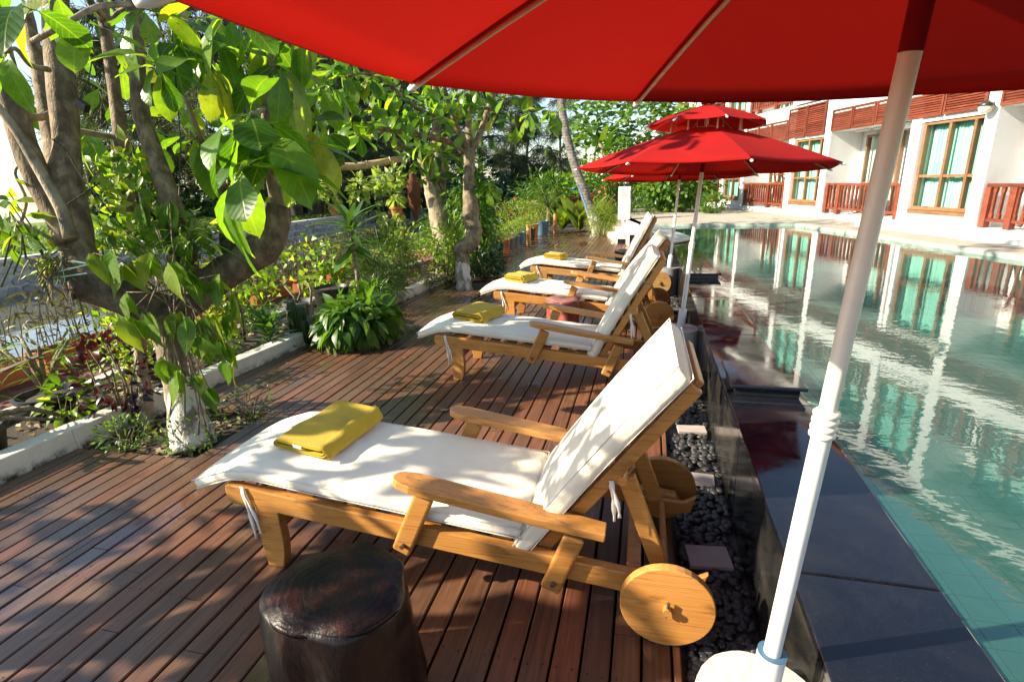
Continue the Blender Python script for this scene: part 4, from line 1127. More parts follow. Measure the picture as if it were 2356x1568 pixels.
# ================================================================ FOLIAGE TOOLS
SHAPES = dict(
 obov=[(0, .012), (.08, .03), (.2, .085), (.38, .17), (.58, .25), (.74, .275), (.87, .22), (.95, .12), (1, .0)],
 ovate=[(0, .015), (.08, .09), (.22, .20), (.4, .235), (.6, .19), (.8, .09), (1, 0)],
 heart=[(0, .06), (.05, .24), (.18, .36), (.38, .34), (.6, .22), (.82, .08), (1, 0)],
 lance=[(0, .012), (.18, .075), (.4, .115), (.62, .095), (.84, .04), (1, 0)],
 strap=[(0, .03), (.2, .042), (.5, .05), (.8, .032), (1, 0)],
 blade=[(0, .012), (.5, .012), (1, 0)],
 round=[(0, .05), (.2, .30), (.5, .40), (.8, .28), (1, 0.02)])
def tpl(shape, fold=.25, curl=.25, wave=0.0, rows=None, seed=0):
    pr = SHAPES[shape]; rr = random.Random(seed); vs = []; uv = []; fs = []
    for i, (t, w) in enumerate(pr):
        z = -curl*t*t; 
        for sx in (-1, 0, 1):
            wv = wave*math.sin(t*9+sx*2+seed)*(sx != 0)
            vs.append((sx*w, t, z+fold*w*abs(sx)+wv)); uv.append((.5+.5*sx*(w/.28 if w < .28 else 1), t))
    n = len(pr)
    for i in range(n-1):
        a = i*3; fs += [(a, a+1, a+4, a+3), (a+1, a+2, a+5, a+4)]
    return vs, fs, uv
def tpl_low(shape, fold=.25, curl=.25):
    pr = SHAPES[shape]; k = max(range(len(pr)), key=lambda i: pr[i][1]); t, w = pr[k]
    vs = [(0, 0, 0), (-w, t, fold*w-curl*t*t), (0, t, -curl*t*t), (w, t, fold*w-curl*t*t), (0, 1, -curl)]
    return vs, [(0, 2, 1), (0, 3, 2), (1, 2, 4), (2, 3, 4)], [(.5, 0), (0, t), (.5, t), (1, t), (.5, 1)]
def frames(D, Nm):
    D = D/np.linalg.norm(D, axis=1)[:, None]; n = Nm-D*np.sum(D*Nm, axis=1)[:, None]; n /= (np.linalg.norm(n, axis=1)[:, None]+1e-9)
    x = np.cross(D, n); return np.stack([x, D, n], -1)
def leaf_cloud(name, m, parent, P, D, Nm, S, t):
    return cloud(name, m, parent, t[0], t[1], P, frames(np.asarray(D, float), np.asarray(Nm, float)), S, t[2])
LEAFM = {}
def leaf_meshes(key, shape, m, L, variants=5, fold=.22, wave=.012, pet=0.0):
    out = []
    for k in range(variants):
        v, f, u = tpl(shape, fold*(.4+.22*k), .05+.11*k, wave*(1+.3*(k % 3)), seed=k)
        b = MB().add([(x*L, y*L, z*L) for x, y, z in v], f, u)
        if pet: b.tube([(0, -pet*L, -.02*L), (0, -pet*L*.4, 0), (0, .04*L, 0)], [.011*L, .009*L, .006*L], 5)
        me = b.mesh('leaf', True); me.materials.append(m); out.append(me)
    LEAFM[key] = out; return out
def leaf_obj(meshes, root, pos, d, nrm, s, rr, name='leaf'):
    d = Vector(d).normalized(); n = Vector(nrm); n = (n-d*n.dot(d))
    if n.length < 1e-4: n = d.orthogonal()
    n.normalize(); x = d.cross(n); p = Vector(pos)-root.location
    M = Matrix(((x.x*s, d.x*s, n.x*s, p.x), (x.y*s, d.y*s, n.y*s, p.y), (x.z*s, d.z*s, n.z*s, p.z), (0, 0, 0, 1)))
    o = bpy.data.objects.new(name, rr.choice(meshes)); COL.objects.link(o); o.parent = root; o.matrix_local = M; return o
def rosette(root, c, axis, n, meshes, rr, droop=.5, s=(.8, 1.15), twig=None, spread=1.0):
    axis = Vector(axis).normalized(); e1 = axis.orthogonal().normalized(); e2 = axis.cross(e1); a0 = rr.uniform(0, 6)
    for k in range(n):
        a = a0+k*2.4; el = rr.uniform(-.15, .75)
        d = (e1*math.cos(a)+e2*math.sin(a))*spread+axis*el; d.normalize(); d = (d+Vector((0, 0, -droop*rr.uniform(.4, 1.3)))).normalized()
        nr = Vector((rr.uniform(-.35, .35), rr.uniform(-.35, .35), 1))+axis*.4
        sc_ = rr.uniform(*s); leaf_obj(meshes, root, Vector(c)+d*.04*sc_, d, nr, sc_, rr)
def ell_points(N, c, r, shell=.45, zmin=None):
    q = NP.normal(size=(N, 3)); q /= np.linalg.norm(q, axis=1)[:, None]; rad_ = (shell+(1-shell)*NP.uniform(0, 1, N))**.6
    P = np.asarray(c)+q*rad_[:, None]*np.asarray(r)
    if zmin is not None: P[:, 2] = np.maximum(P[:, 2], zmin)
    return P, q
def loc(P, root): return np.asarray(P)-np.asarray(root.location)
def shrub(name, label, base, r, h, N, t, m, size, droop=.2, stem='stem', nst=5, cat='shrub', group=None, bottom=.12, out=1.0, upb=.3, clump=0, flowers=None):
    """base point on the ground, radii, height; foliage joined into one part, stems another"""
    root = thing(name, label, cat, base, 0, group)
    c = np.array([0, 0, h*.55]); R3 = np.array([r if not hasattr(r, '__len__') else r[0], r if not hasattr(r, '__len__') else r[1], h*.5])
    if clump:
        cc, _ = ell_points(clump, c, R3*.78, .5); ids = NP.integers(0, clump, N); off = NP.normal(size=(N, 3))*R3*.22
        P = cc[ids]+off; q = (P-c)/R3; q += off/R3*1.2; q /= np.linalg.norm(q, axis=1)[:, None]+1e-6
    else: P, q = ell_points(N, c, R3)
    P[:, 2] = np.maximum(P[:, 2], bottom*h*NP.uniform(.3, 1.2, N))
    D = q*out+NP.normal(size=(N, 3))*.55+np.array([0, 0, upb-droop]); Nm = np.array([0, 0, 1.0])+NP.normal(size=(N, 3))*.45
    leaf_cloud('foliage', m, root, P, D, Nm, NP.uniform(size[0], size[1], N), t)
    mb = MB()
    for k in range(nst):
        p = P[NP.integers(0, N)]; b = Vector((RND.uniform(-.3, .3)*R3[0]*.4, RND.uniform(-.3, .3)*R3[1]*.4, -.02)); q_ = Vector(p)
        mid = b.lerp(q_, .5)+Vector((RND.uniform(-.05, .05), RND.uniform(-.05, .05), h*.06)); rr_ = max(.004, h*.011)
        mb.tube([b, mid, q_], [rr_*1.3, rr_, rr_*.5], 6)
    mb.build('stems', MT[stem], root, smooth=True)
    if flowers:
        fm, fn, fs_ = flowers; P2, q2 = ell_points(fn, c, R3*1.08, .9); P2 = P2[P2[:, 2] > h*.35]; k = len(P2)
        leaf_cloud('flowers', MT[fm], root, P2, NP.normal(size=(k, 3)), np.array([0, 0, 1.0])+NP.normal(size=(k, 3))*.6, np.full(k, fs_), tpl_low('round', .2, .1))
    return root
def path3(L): return [at(u, v, t) for u, v, t, _ in L], [q[3] for q in L]
def limb(name, root, L, m, n=10, wob=.05, sub=3):
    P, r = path3(L); o = root.location
    # resample with a spline so that limbs bend smoothly
    pts = []; rs = []
    for i in range(len(P)-1):
        p0, p1, p2, p3 = P[max(i-1, 0)], P[i], P[i+1], P[min(i+2, len(P)-1)]
        for k in range(sub):
            t = k/sub; pts.append(.5*((2*p1)+(p2-p0)*t+(2*p0-5*p1+4*p2-p3)*t*t+(3*p1-p0-3*p2+p3)*t**3)); rs.append(r[i]*(1-t)+r[i+1]*t)
    pts.append(P[-1]); rs.append(r[-1])
    return MB().tube([p-o for p in pts], rs, n, wob=wob).build(name, MT[m], root, smooth=True)

T_obov = tpl('obov'); T_ov = tpl_low('ovate'); T_lan = tpl_low('lance', .3, .35); T_heart = tpl_low('heart'); T_strap = tpl('strap', .3, .6); T_blade = tpl_low('blade', .5, .3); T_round = tpl_low('round')
T_obl = tpl_low('obov', .25, .3)
T_needle = ([(-.022, 0, 0), (.022, 0, 0), (.010, 1, -.25), (-.010, 1, -.25)], [(0, 1, 2, 3)], [(0, 0), (1, 0), (1, 1), (0, 1)])

# ================================================================ NEAR TREE (sea almond on the deck)
rr = random.Random(21)
ALM = leaf_meshes('almond', 'obov', MT['almond'], .27, 9, .16, .03, .16)
t1 = thing('almond_tree', 'large leaved tree with white painted trunk rising through the deck at left', 'tree', gz(430, 1012, 0))
limb('trunk', t1, [(448, 1030, 3.30, .135), (432, 960, 3.31, .110), (415, 880, 3.33, .095), (395, 800, 3.34, .09), (385, 735, 3.36, .108), (400, 700, 3.38, .10)], 'bark_painted', 14, .07)
limb('side_trunk', t1, [(338, 985, 3.62, .045), (335, 900, 3.6, .04), (322, 810, 3.55, .038), (330, 740, 3.45, .04)], 'bark_smooth', 10)
limb('limb', t1, [(410, 735, 3.38, .10), (365, 712, 3.34, .105), (300, 690, 3.28, .105), (235, 668, 3.22, .098), (195, 655, 3.17, .10), (160, 655, 3.12, .092)], 'bark_dark', 14, .08)
limb('limb', t1, [(395, 730, 3.38, .11), (440, 690, 3.42, .10), (500, 640, 3.46, .105), (565, 598, 3.5, .112), (615, 560, 3.5, .105), (632, 515, 3.5, .095), (640, 475, 3.5, .085)], 'bark_dark', 14, .09)
limb('limb', t1, [(545, 610, 3.48, .07), (528, 560, 3.5, .062), (530, 500, 3.52, .055), (515, 430, 3.55, .05), (470, 340, 3.6, .03)], 'bark_dark', 10)
limb('stem', t1, [(215, 660, 3.2, .10), (185, 590, 3.2, .09), (165, 500, 3.2, .098), (150, 420, 3.2, .094), (153, 340, 3.2, .07), (143, 210, 3.2, .076), (132, 80, 3.22, .074), (122, -90, 3.25, .065), (110, -260, 3.3, .05)], 'bark', 14, .05)
limb('stem', t1, [(160, 560, 3.15, .07), (130, 490, 3.12, .068), (95, 430, 3.1, .068), (55, 330, 3.05, .066), (22, 215, 3.0, .062), (-15, 80, 2.95, .07), (-60, -80, 2.95, .06)], 'bark', 12, .05)
limb('branch', t1, [(160, 548, 3.0, .032), (140, 480, 2.98, .03), (90, 390, 2.95, .028), (40, 305, 2.9, .024), (-10, 240, 2.85, .02)], 'bark_smooth', 8)
limb('stem', t1, [(130, 400, 3.3, .055), (118, 330, 3.45, .048), (100, 230, 3.55, .044), (85, 140, 3.6, .04), (60, 20, 3.6, .035)], 'bark', 10)
limb('stem', t1, [(415, 560, 3.45, .07), (400, 500, 3.42, .068), (385, 440, 3.4, .062), (355, 355, 3.4, .055), (325, 260, 3.4, .05), (315, 150, 3.4, .048), (308, 20, 3.42, .046), (300, -140, 3.5, .04)], 'bark', 12, .04)
limb('stem', t1, [(430, 640, 3.5, .08), (420, 580, 3.46, .08), (412, 540, 3.45, .07)], 'bark_dark', 12, .06)
limb('stem', t1, [(310, 540, 3.6, .05), (296, 480, 3.58, .046), (283, 380, 3.55, .042), (270, 260, 3.55, .04), (252, 130, 3.55, .038), (238, 30, 3.55, .036), (228, -120, 3.6, .03)], 'bark', 10)
limb('branch', t1, [(440, 170, 3.5, .022), (428, 80, 3.5, .021), (414, -10, 3.5, .02), (405, -120, 3.5, .018)], 'bark_smooth', 8)
for L in ([(238, 40, 3.5, .022), (210, 5, 3.3, .02), (180, -50, 3.1, .018)], [(245, 60, 3.5, .016), (290, 18, 3.5, .014), (400, 5, 3.4, .012)],
          [(75, 95, 2.2, .012), (150, 55, 2.2, .0125), (225, 16, 2.25, .013), (300, 10, 2.4, .012)], [(0, 130, 2.4, .010), (35, 112, 2.4, .010), (70, 150, 2.6, .012), (110, 160, 3.1, .018)],
          [(118, 262, 3.3, .024), (75, 270, 3.2, .022), (0, 240, 3.1, .02)], [(170, 300, 3.4, .022), (240, 312, 3.5, .02), (300, 318, 3.55, .016)],
          [(605, 330, 3.3, .03), (612, 250, 3.3, .026), (618, 170, 3.3, .024), (630, 90, 3.3, .02)], [(640, 478, 3.5, .05), (622, 400, 3.4, .034), (605, 330, 3.3, .030)],
          [(620, 240, 3.3, .014), (660, 180, 3.4, .012), (700, 120, 3.5, .010)], [(515, 430, 3.5, .02), (545, 400, 3.2, .016), (556, 385, 2.85, .012)], [(610, 250, 3.2, .016), (590, 258, 3.0, .012), (578, 262, 2.9, .010)],
          [(470, 340, 3.55, .018), (440, 260, 3.4, .014), (400, 170, 3.3, .010)], [(20, 580, 3.1, .008), (60, 470, 3.15, .009), (35, 400, 3.1, .008), (50, 375, 3.1, .006)], [(160, 590, 3.15, .012), (110, 545, 3.1, .010), (20, 500, 3.05, .007)]):
    limb('branch', t1, L, 'bark_smooth', 7, .03, 4)
DROP = {(262, 15, 3.3), (505, 225, 3.4), (595, 120, 3.6), (285, 110, 3.6), (235, 200, 4.0), (420, 245, 3.3)}
ROS = [(575, 262, 2.9), (556, 385, 2.8), (632, 320, 3.1), (640, 150, 3.2), (700, 70, 3.2), (610, 70, 3.3), (530, 30, 3.0), (440, 50, 3.2), (480, 150, 3.1), (390, 90, 3.3), (365, 150, 2.95), (330, 20, 3.0), (262, 15, 3.3), (70, 20, 2.0), (185, 40, 2.3), (20, 100, 2.4), (420, 245, 3.3), (505, 225, 3.4), (535, 300, 3.2), (665, 230, 3.5), (695, 290, 3.7), (285, 110, 3.6), (65, 225, 3.9), (205, 310, 4.0), (595, 120, 3.6), (742, 200, 3.9), (455, 320, 3.5), (720, 320, 3.9), (565, 190, 3.5), (430, 150, 3.6), (665, 400, 3.6), (500, 100, 3.3), (235, 200, 4.0), (130, -20, 2.6)]
for (u, v, t) in ROS:
    if (u, v, t) in DROP: continue
    ax = Vector((rr.uniform(-.5, .5), rr.uniform(-.7, .1), rr.uniform(.1, .9)))
    big = (1.2, 1.65) if (u, v) in ((575, 262), (556, 385), (632, 320)) else ((.6, .9) if t < 2.7 else (.6, 1.15))
    rosette(t1, at(u, v, t), ax, 7 if t > 2.7 else 3, ALM, rr, .75, big)
# crown above the frame
P = []; D = []
for k in range(44):
    c = np.array(at(rr.uniform(-300, 760), rr.uniform(-650, -60), rr.uniform(2.9, 4.6)))
    for j in range(8): a = j*2.4; P.append(c); D.append((math.cos(a), math.sin(a), rr.uniform(-.9, .4)))
P2 = np.array(P); P2 = P2+NP.normal(size=P2.shape)*.03
leaf_cloud('crown', MT['almond'], t1, loc(P2, t1), np.array(D), np.array([0, 0, 1.0])+NP.normal(size=P2.shape)*.35, NP.uniform(.17, .27, len(P2)), T_obov)
# behind the named leaves, smaller leaves of the same crown
P = np.array([at(rr.uniform(170, 760), rr.uniform(-20, 420), rr.uniform(3.6, 4.4)) for _ in range(110)]); N = len(P)
leaf_cloud('inner_foliage', MT['almond'], t1, loc(P, t1), NP.normal(size=(N, 3))+np.array([0, 0, -.6]), np.array([0, 0, 1.0])+NP.normal(size=(N, 3))*.4, NP.uniform(.15, .26, N), T_obov)

# vine hanging round the fork of that tree: big compound leaves
VIN = leaf_meshes('vine', 'ovate', MT['vine'], .205, 4, .2, .01)
vine = thing('climbing_vine', 'yellow green climbing vine draped over the fork of the near tree', 'vine', at(390, 720, 3.2))
vcl = [(290, 745, 3.05, 4), (335, 735, 3.05, 3), (400, 735, 3.1, 3), (430, 745, 3.1, 4), (480, 745, 3.1, 4), (465, 790, 3.08, 3), (510, 800, 3.1, 4), (520, 850, 3.1, 3), (350, 600, 3.0, 4), (395, 620, 3.0, 4), (440, 640, 3.05, 4), (500, 650, 3.1, 4), (300, 560, 3.05, 4), (255, 590, 3.0, 3), (215, 600, 3.0, 3), (375, 840, 3.15, 3), (405, 870, 3.15, 3), (450, 880, 3.15, 2), (480, 910, 3.15, 3), (300, 620, 3.1, 3), (420, 560, 3.2, 3), (360, 530, 3.2, 4), (330, 480, 3.2, 4), (390, 480, 3.2, 3), (450, 520, 3.25, 3), (290, 690, 3.05, 2), (545, 690, 3.2, 3), (530, 740, 3.15, 3)]
mb = MB()
for (u, v, t, n) in vcl:
    c = at(u, v-18, t); 
    for k in range(n):
        d = Vector((rr.uniform(-.5, .5), rr.uniform(-.5, .3), -1)); nr = Vector((rr.uniform(-.6, .4), -1+rr.uniform(-.3, .5), rr.uniform(0, .6)))
        leaf_obj(VIN, vine, c+Vector((rr.uniform(-.03, .03), rr.uniform(-.03, .03), 0)), d, nr, rr.uniform(.7, 1.2), rr)
    s = at(395+rr.uniform(-40, 40), 690+rr.uniform(-60, 30), 3.2); mb.tube([s-vine.location, s.lerp(c, .5)+Vector((0, 0, .06))-vine.location, c-vine.location], [.006, .0045, .003], 6)
for (a, b) in (((430, 730), (455, 1000)), ((400, 740), (430, 1005)), ((380, 720), (390, 960)), ((440, 720), (475, 990))):
    pts = []
    for i in range(9): t = i/8; pts.append(at(a[0]+(b[0]-a[0])*t+7*math.sin(i*.8+a[0]), a[1]+(b[1]-a[1])*t, 3.20+.02*math.sin(i))-vine.location)
    mb.tube(pts, .0045, 6)
mb.build('stems', MT['bark'], vine, smooth=True)
def px_cloud(name, label, cat, rootp, spots, N, t, m, size, droop, sig, face=None):
    root = thing(name, label, cat, rootp); P = []
    for _ in range(N):
        u, v, d, su, sv = spots[RND.randrange(len(spots))]; P.append(at(u+RND.gauss(0, su), v+RND.gauss(0, sv), d+RND.gauss(0, sig)))
    P = np.array(P); D = NP.normal(size=(N, 3))*.8+np.array([0, 0, -droop]); Nm = (np.array(face) if face else np.array([0, 0, 1.0]))+NP.normal(size=(N, 3))*.5
    leaf_cloud('foliage', MT[m], root, loc(P, root), D, Nm, NP.uniform(*size, N), t)
    mb = MB()
    for k in range(14):
        a = Vector(P[RND.randrange(N)])-root.location; b = a+Vector((RND.uniform(-.15, .15), RND.uniform(-.15, .15), -RND.uniform(.2, .5))); mb.tube([b, a.lerp(b, .5)+Vector((.03, 0, 0)), a], [.006, .005, .003], 5)
    mb.build('stems', MT['green_stem'], root, smooth=True); return root
px_cloud('creeper', 'bright lime green creeper growing between the stems of the near tree', 'creeper', at(300, 560, 3.5), [(280, 370, 3.4, 30, 25), (300, 430, 3.4, 50, 40), (330, 500, 3.4, 70, 40), (250, 480, 3.5, 40, 50), (230, 560, 3.5, 50, 30), (400, 560, 3.4, 50, 30)], 420, tpl('ovate'), 'bright', (.06, .11), .5, .12, (0, -.6, .6))
px_cloud('creeper', 'sparse lime leaves on thin twigs at the left edge of the picture', 'creeper', at(40, 520, 3.0), [(20, 480, 3.0, 25, 40), (60, 470, 3.05, 20, 20), (20, 530, 3.0, 30, 15), (100, 590, 3.05, 40, 12)], 34, tpl('ovate'), 'vine', (.09, .14), .2, .06, (0, -.6, .6))
# tuft of grassy leaves growing on the limb, orchid root clump on the cut end
tf = thing('epiphyte_tuft', 'tuft of thin arching grassy leaves growing on the right limb', 'plant', at(430, 560, 3.35))
N = 150; a = NP.uniform(0, 2*PI, N); D = np.stack([np.cos(a), np.sin(a), NP.uniform(.1, 1.0, N)], -1); leaf_cloud('foliage', MT['mid'], tf, NP.normal(size=(N, 3))*.05, D, np.array([0, 0, 1.0])+NP.normal(size=(N, 3))*.2, NP.uniform(.25, .42, N), tpl('blade', .6, .8))
oc = thing('orchid_clump', 'clump of orchid roots and drooping leaves tied to the cut limb', 'orchid', at(120, 620, 3.05))
mb = MB()
for k in range(60):
    p = Vector((RND.gauss(0, .05), RND.gauss(0, .05), RND.gauss(0, .05))); q = p+Vector((RND.uniform(-.08, .08), RND.uniform(-.08, .08), RND.uniform(-.16, .05))); mb.tube([p, p.lerp(q, .5)+Vector((RND.uniform(-.03, .03), 0, .01)), q], [.006, .005, .003], 5)
mb.build('roots', MT['bark'], oc)
N = 16; a = NP.uniform(0, 2*PI, N); leaf_cloud('leaves', MT['bright'], oc, NP.normal(size=(N, 3))*.03+np.array([-.05, 0, .03]), np.stack([np.cos(a)-.5, np.sin(a), NP.uniform(-1.2, .2, N)], -1), NP.normal(size=(N, 3)), NP.uniform(.12, .2, N), tpl('strap', .3, .5))
st_ = thing('tying_tape', 'pale green plastic tape wound round the cut limb', 'tape', at(150, 612, 3.02))
for (a, b) in (((118, 628), (215, 605)), ((120, 640), (200, 628)), ((140, 590), (150, 650)), ((165, 600), (240, 612))):
    p, q = at(*a, 3.03)-st_.location, at(*b, 3.03)-st_.location; MB().bar(p, q, .003, .008).build('strip', MT['strap_tape'], st_)
# string of fairy lights: cables on the tree and its battery box
wl = thing('light_string', 'black cable of a fairy light string wound through the near tree', 'light string', at(150, 330, 3.05))
for L in ([(213, 130, 3.1), (205, 180, 3.1), (180, 235, 3.1)], [(120, 320, 3.08), (150, 345, 3.05), (190, 410, 3.05), (240, 470, 3.05), (300, 545, 3.05), (350, 600, 3.05)], [(392, 10, 3.2), (398, 120, 3.2), (404, 180, 3.2), (416, 330, 3.2), (412, 450, 3.2)], [(155, 470, 3.05), (200, 440, 3.1), (230, 420, 3.2)]):
    pts = [at(*q)-wl.location for q in L]; MB().tube(pts, .0035, 6).build('cable', MT['wire'], wl)
    for i in range(len(pts)-1):
        for k in range(4): q = pts[i].lerp(pts[i+1], (k+.5)/4); MB().tube([q, q+Vector((.012, -.004, .006))], .003, 5).build('bulb', MT['wire'], wl)
p = at(190, 243, 3.1); o = MB().box((0, 0, 0), (.075, .035, .05), Matrix.Rotation(.6, 3, 'Y')).build('battery_box', MT['wire'], bevel=.004); o.location = p; tag(o, 'small black battery box hanging from the light string', 'box')

# trees outside the left edge of the view whose crowns dapple the deck
def round_tree(name, label, base, h, r, n, leafsize, m='almond', nros=70, lim=6, barkm='bark', zc=None, flat=.7, T=None):
    t = thing(name, label, 'tree', base); b = Vector((0, 0, -.05)); mb = MB(); tp = Vector((RND.uniform(-.1, .1), RND.uniform(-.1, .1), h*.55))
    mb.tube([b, b.lerp(tp, .5)+Vector((.05, .03, 0)), tp], [h*.035, h*.03, h*.024], 10, wob=.05); ends = []
    for k in range(lim):
        a = 2*PI*k/lim+RND.uniform(-.3, .3); e = Vector((math.cos(a)*r*.7, math.sin(a)*r*.7, h*RND.uniform(.72, .95))); mb.tube([tp, tp.lerp(e, .5)+Vector((0, 0, .08*h*RND.uniform(0, 1))), e], [h*.02, h*.014, h*.006], 7); ends.append(e)
    mb.build('trunk', MT[barkm], t, smooth=True)
    P = []; D = []
    cc, q = ell_points(nros, (0, 0, h*.82 if zc is None else zc), (r, r, r*flat), .35)
    for c in cc:
        for j in range(n): a = j*2.4+RND.uniform(0, 1); P.append(c); D.append((math.cos(a), math.sin(a), RND.uniform(-.8, .45)))
    P = np.array(P)+NP.normal(size=(len(P), 3))*leafsize*.15; leaf_cloud('crown', MT[m], t, P, np.array(D), np.array([0, 0, 1.0])+NP.normal(size=P.shape)*.4, NP.uniform(leafsize*.75, leafsize*1.1, len(P)), T or T_obl)
    return t
round_tree('almond_tree', 'bushy tree by the canal outside the left edge, shading the near pots', (-5.35, -.55, 0), 2.5, 1.15, 8, .24, nros=38)
round_tree('almond_tree', 'leafy tree left of the view whose shade falls over the near deck', (-3.95, .25, 0), 2.6, 1.05, 8, .24, nros=38)

# ================================================================ MIDDLE TREES
t2 = thing('almond_tree', 'twisted slim tree with whitewashed foot beside the deck in the middle distance', 'tree', gz(1068, 660, 0))
limb('trunk', t2, [(1070, 672, 7.9, .13), (1066, 640, 7.9, .115), (1063, 603, 7.9, .10), (1060, 578, 7.9, .11), (1084, 556, 7.9, .125), (1092, 530, 7.9, .115), (1082, 500, 7.9, .12), (1084, 478, 7.9, .12), (1079, 440, 7.9, .088), (1079, 390, 7.9, .082), (1081, 345, 7.9, .085)], 'bark_painted', 14, .13, 4)
for L in ([(1081, 350, 7.9, .07), (1060, 310, 7.8, .05), (1046, 280, 7.7, .042), (1030, 232, 7.6, .036), (1015, 170, 7.6, .03)], [(1081, 350, 7.9, .07), (1100, 318, 7.9, .055), (1122, 255, 7.9, .045), (1138, 205, 7.9, .04), (1150, 120, 7.9, .03)], [(1081, 350, 7.9, .065), (1078, 270, 8.0, .05), (1083, 200, 8.0, .045), (1085, 100, 8.0, .035)],
          [(1068, 352, 7.9, .05), (1040, 330, 7.8, .045), (965, 308, 7.5, .045), (905, 300, 7.2, .04), (865, 294, 7.0, .03)], [(1122, 255, 7.9, .03), (1090, 220, 7.7, .02), (1040, 225, 7.6, .018)],
          [(1046, 280, 7.7, .03), (960, 250, 7.2, .026), (880, 180, 6.8, .022), (780, 130, 6.3, .018), (730, 110, 6.0, .014)], [(900, 195, 6.9, .018), (850, 170, 6.5, .016), (800, 175, 6.2, .012)]):
    limb('branch', t2, L, 'bark', 8)
ALM2 = leaf_meshes('almond2', 'obov', MT['almond'], .24, 6, .18, .025, .14)
lst = []
for (a, b, n) in (((720, 120, 6.0), (900, 200, 6.8), 10), ((780, 240, 6.6), (960, 290, 7.4), 9), ((900, 230, 7.0), (1040, 250, 7.6), 8), ((1040, 220, 7.6), (1290, 240, 8.3), 8), ((740, 190, 6.0), (870, 310, 6.9), 5), ((1100, 390, 7.8), (1135, 440, 7.8), 2), ((950, 330, 7.6), (1040, 390, 7.8), 2)):
    for k in range(n):
        t = (k+rr.random()*.6)/n; lst.append((a[0]+(b[0]-a[0])*t+rr.uniform(-25, 25), a[1]+(b[1]-a[1])*t+rr.uniform(-30, 35), a[2]+(b[2]-a[2])*t+rr.uniform(-.4, .4)))
for (u, v, t) in lst: rosette(t2, at(u, v, t), (rr.uniform(-.4, .4), rr.uniform(-.6, .1), rr.uniform(.1, 1)), 6, ALM2, rr, .7, (.7, 1.1))
P = np.array([at(rr.uniform(720, 1280), rr.uniform(60, 330) if rr.random() < .75 else rr.uniform(-150, 60), rr.uniform(6.5, 9.5)) for _ in range(430)]); N = len(P)
P = P[NP.uniform(size=N) > .0]; leaf_cloud('crown', MT['almond_far'], t2, loc(P, t2), NP.normal(size=(N, 3))+np.array([0, 0, -.5]), np.array([0, 0, 1.0])+NP.normal(size=(N, 3))*.5, NP.uniform(.15, .25, N), T_obov)
t3 = thing('almond_tree', 'pale barked leaning tree behind the hanging pots', 'tree', at(1018, 640, 9.2))
limb('trunk', t3, [(1030, 640, 9.2, .24), (1022, 560, 9.2, .19), (1010, 500, 9.2, .16), (996, 440, 9.2, .14), (984, 395, 9.2, .13), (972, 350, 9.1, .10)], 'bark_smooth', 14, .14, 4)
limb('trunk', t3, [(1012, 500, 9.2, .10), (1015, 440, 9.25, .10), (1012, 380, 9.3, .09), (1004, 320, 9.3, .08), (1002, 225, 9.3, .07), (1005, 120, 9.3, .05)], 'bark', 10, .06)
limb('branch', t3, [(975, 360, 9.1, .08), (940, 345, 8.9, .06), (900, 318, 8.5, .05), (865, 296, 8.2, .03)], 'bark', 8)
limb('branch', t3, [(1010, 350, 9.3, .05), (1040, 300, 9.3, .04), (1060, 230, 9.3, .03)], 'bark', 8)
P = np.array([at(rr.gauss(990, 80), rr.gauss(190, 90), rr.uniform(8.5, 10)) for _ in range(230)]+[at(rr.gauss(960, 40), rr.gauss(370, 25), 8.9) for _ in range(50)]); N = len(P)
leaf_cloud('crown', MT['almond_far'], t3, loc(P, t3), NP.normal(size=(N, 3))+np.array([0, 0, -.5]), np.array([0, 0, 1.0])+NP.normal(size=(N, 3))*.5, NP.uniform(.17, .27, N), T_obov)

# ================================================================ POTS AND BED PLANTS
def pot_mesh(r, h, taper=.78, rim=.012, holes=False):
    return MB().lathe([(r*taper*.9, 0), (r*taper, .004), (r*.97, h-.03), (r*1.0+rim, h-.028), (r*1.0+rim, h), (r*.97, h+.002), (r*.93, h-.02), (r*.90, h-.035), (0, h-.03)], 28)
def pot(name, label, loc_, r, h, m, taper=.78, group=None, cat='flowerpot'):
    t = thing(name, label, cat, loc_, 0, group)
    pot_mesh(r, h, taper).build('shell', MT[m], t, auto=35)
    MB().lathe([(r*.90, h-.04), (r*.5, h-.022), (0, h-.018)], 20, jit=lambda a, i: 1+.02*math.sin(5*a)).build('soil', MT['soil'], t, smooth=True)
    return t
def G(u, v, z=0.05): p = gz(u, v, 0); return Vector((p.x, p.y, z))
# leftmost pots
pot('black_pot', 'big black plastic pot at the left edge beside the kerb', (-3.80, 1.92, .04), .16, .20, 'black_plastic')
pot('black_pot', 'wide black bowl pot with cane orchid on the bed', (-4.02, 2.50, .04), .18, .17, 'black_plastic', .6)
def orchid(label, base, n, hl, seed):
    r_ = random.Random(seed); t = thing('cane_orchid', label, 'orchid', base); mb = MB(); P = []; D = []; S = []
    for k in range(n):
        a = r_.uniform(0, 6.3); L = r_.uniform(.6, 1)*hl; tp = Vector((math.cos(a)*L*.55, math.sin(a)*L*.55, L)); mb.tube([(0, 0, 0), tp*.5+Vector((0, 0, .05)), tp], [.013, .016, .009], 7)
        for j in range(5):
            q = tp*(.45+.13*j); b = a+(1.2 if j % 2 else -1.2)+r_.uniform(-.4, .4); P.append(q); D.append((math.cos(b), math.sin(b), r_.uniform(.0, .7))); S.append(r_.uniform(.16, .24))
    mb.build('canes', MT['stem'], t, smooth=True); leaf_cloud('leaves', MT['vine'], t, P, D, np.array([0, 0, 1.0])+NP.normal(size=(len(P), 3))*.3, S, tpl('strap', .5, .5)); return t
orchid('cane orchid with broad green leaves in the black bowl pot', (-4.02, 2.50, .19), 7, .42, 3)
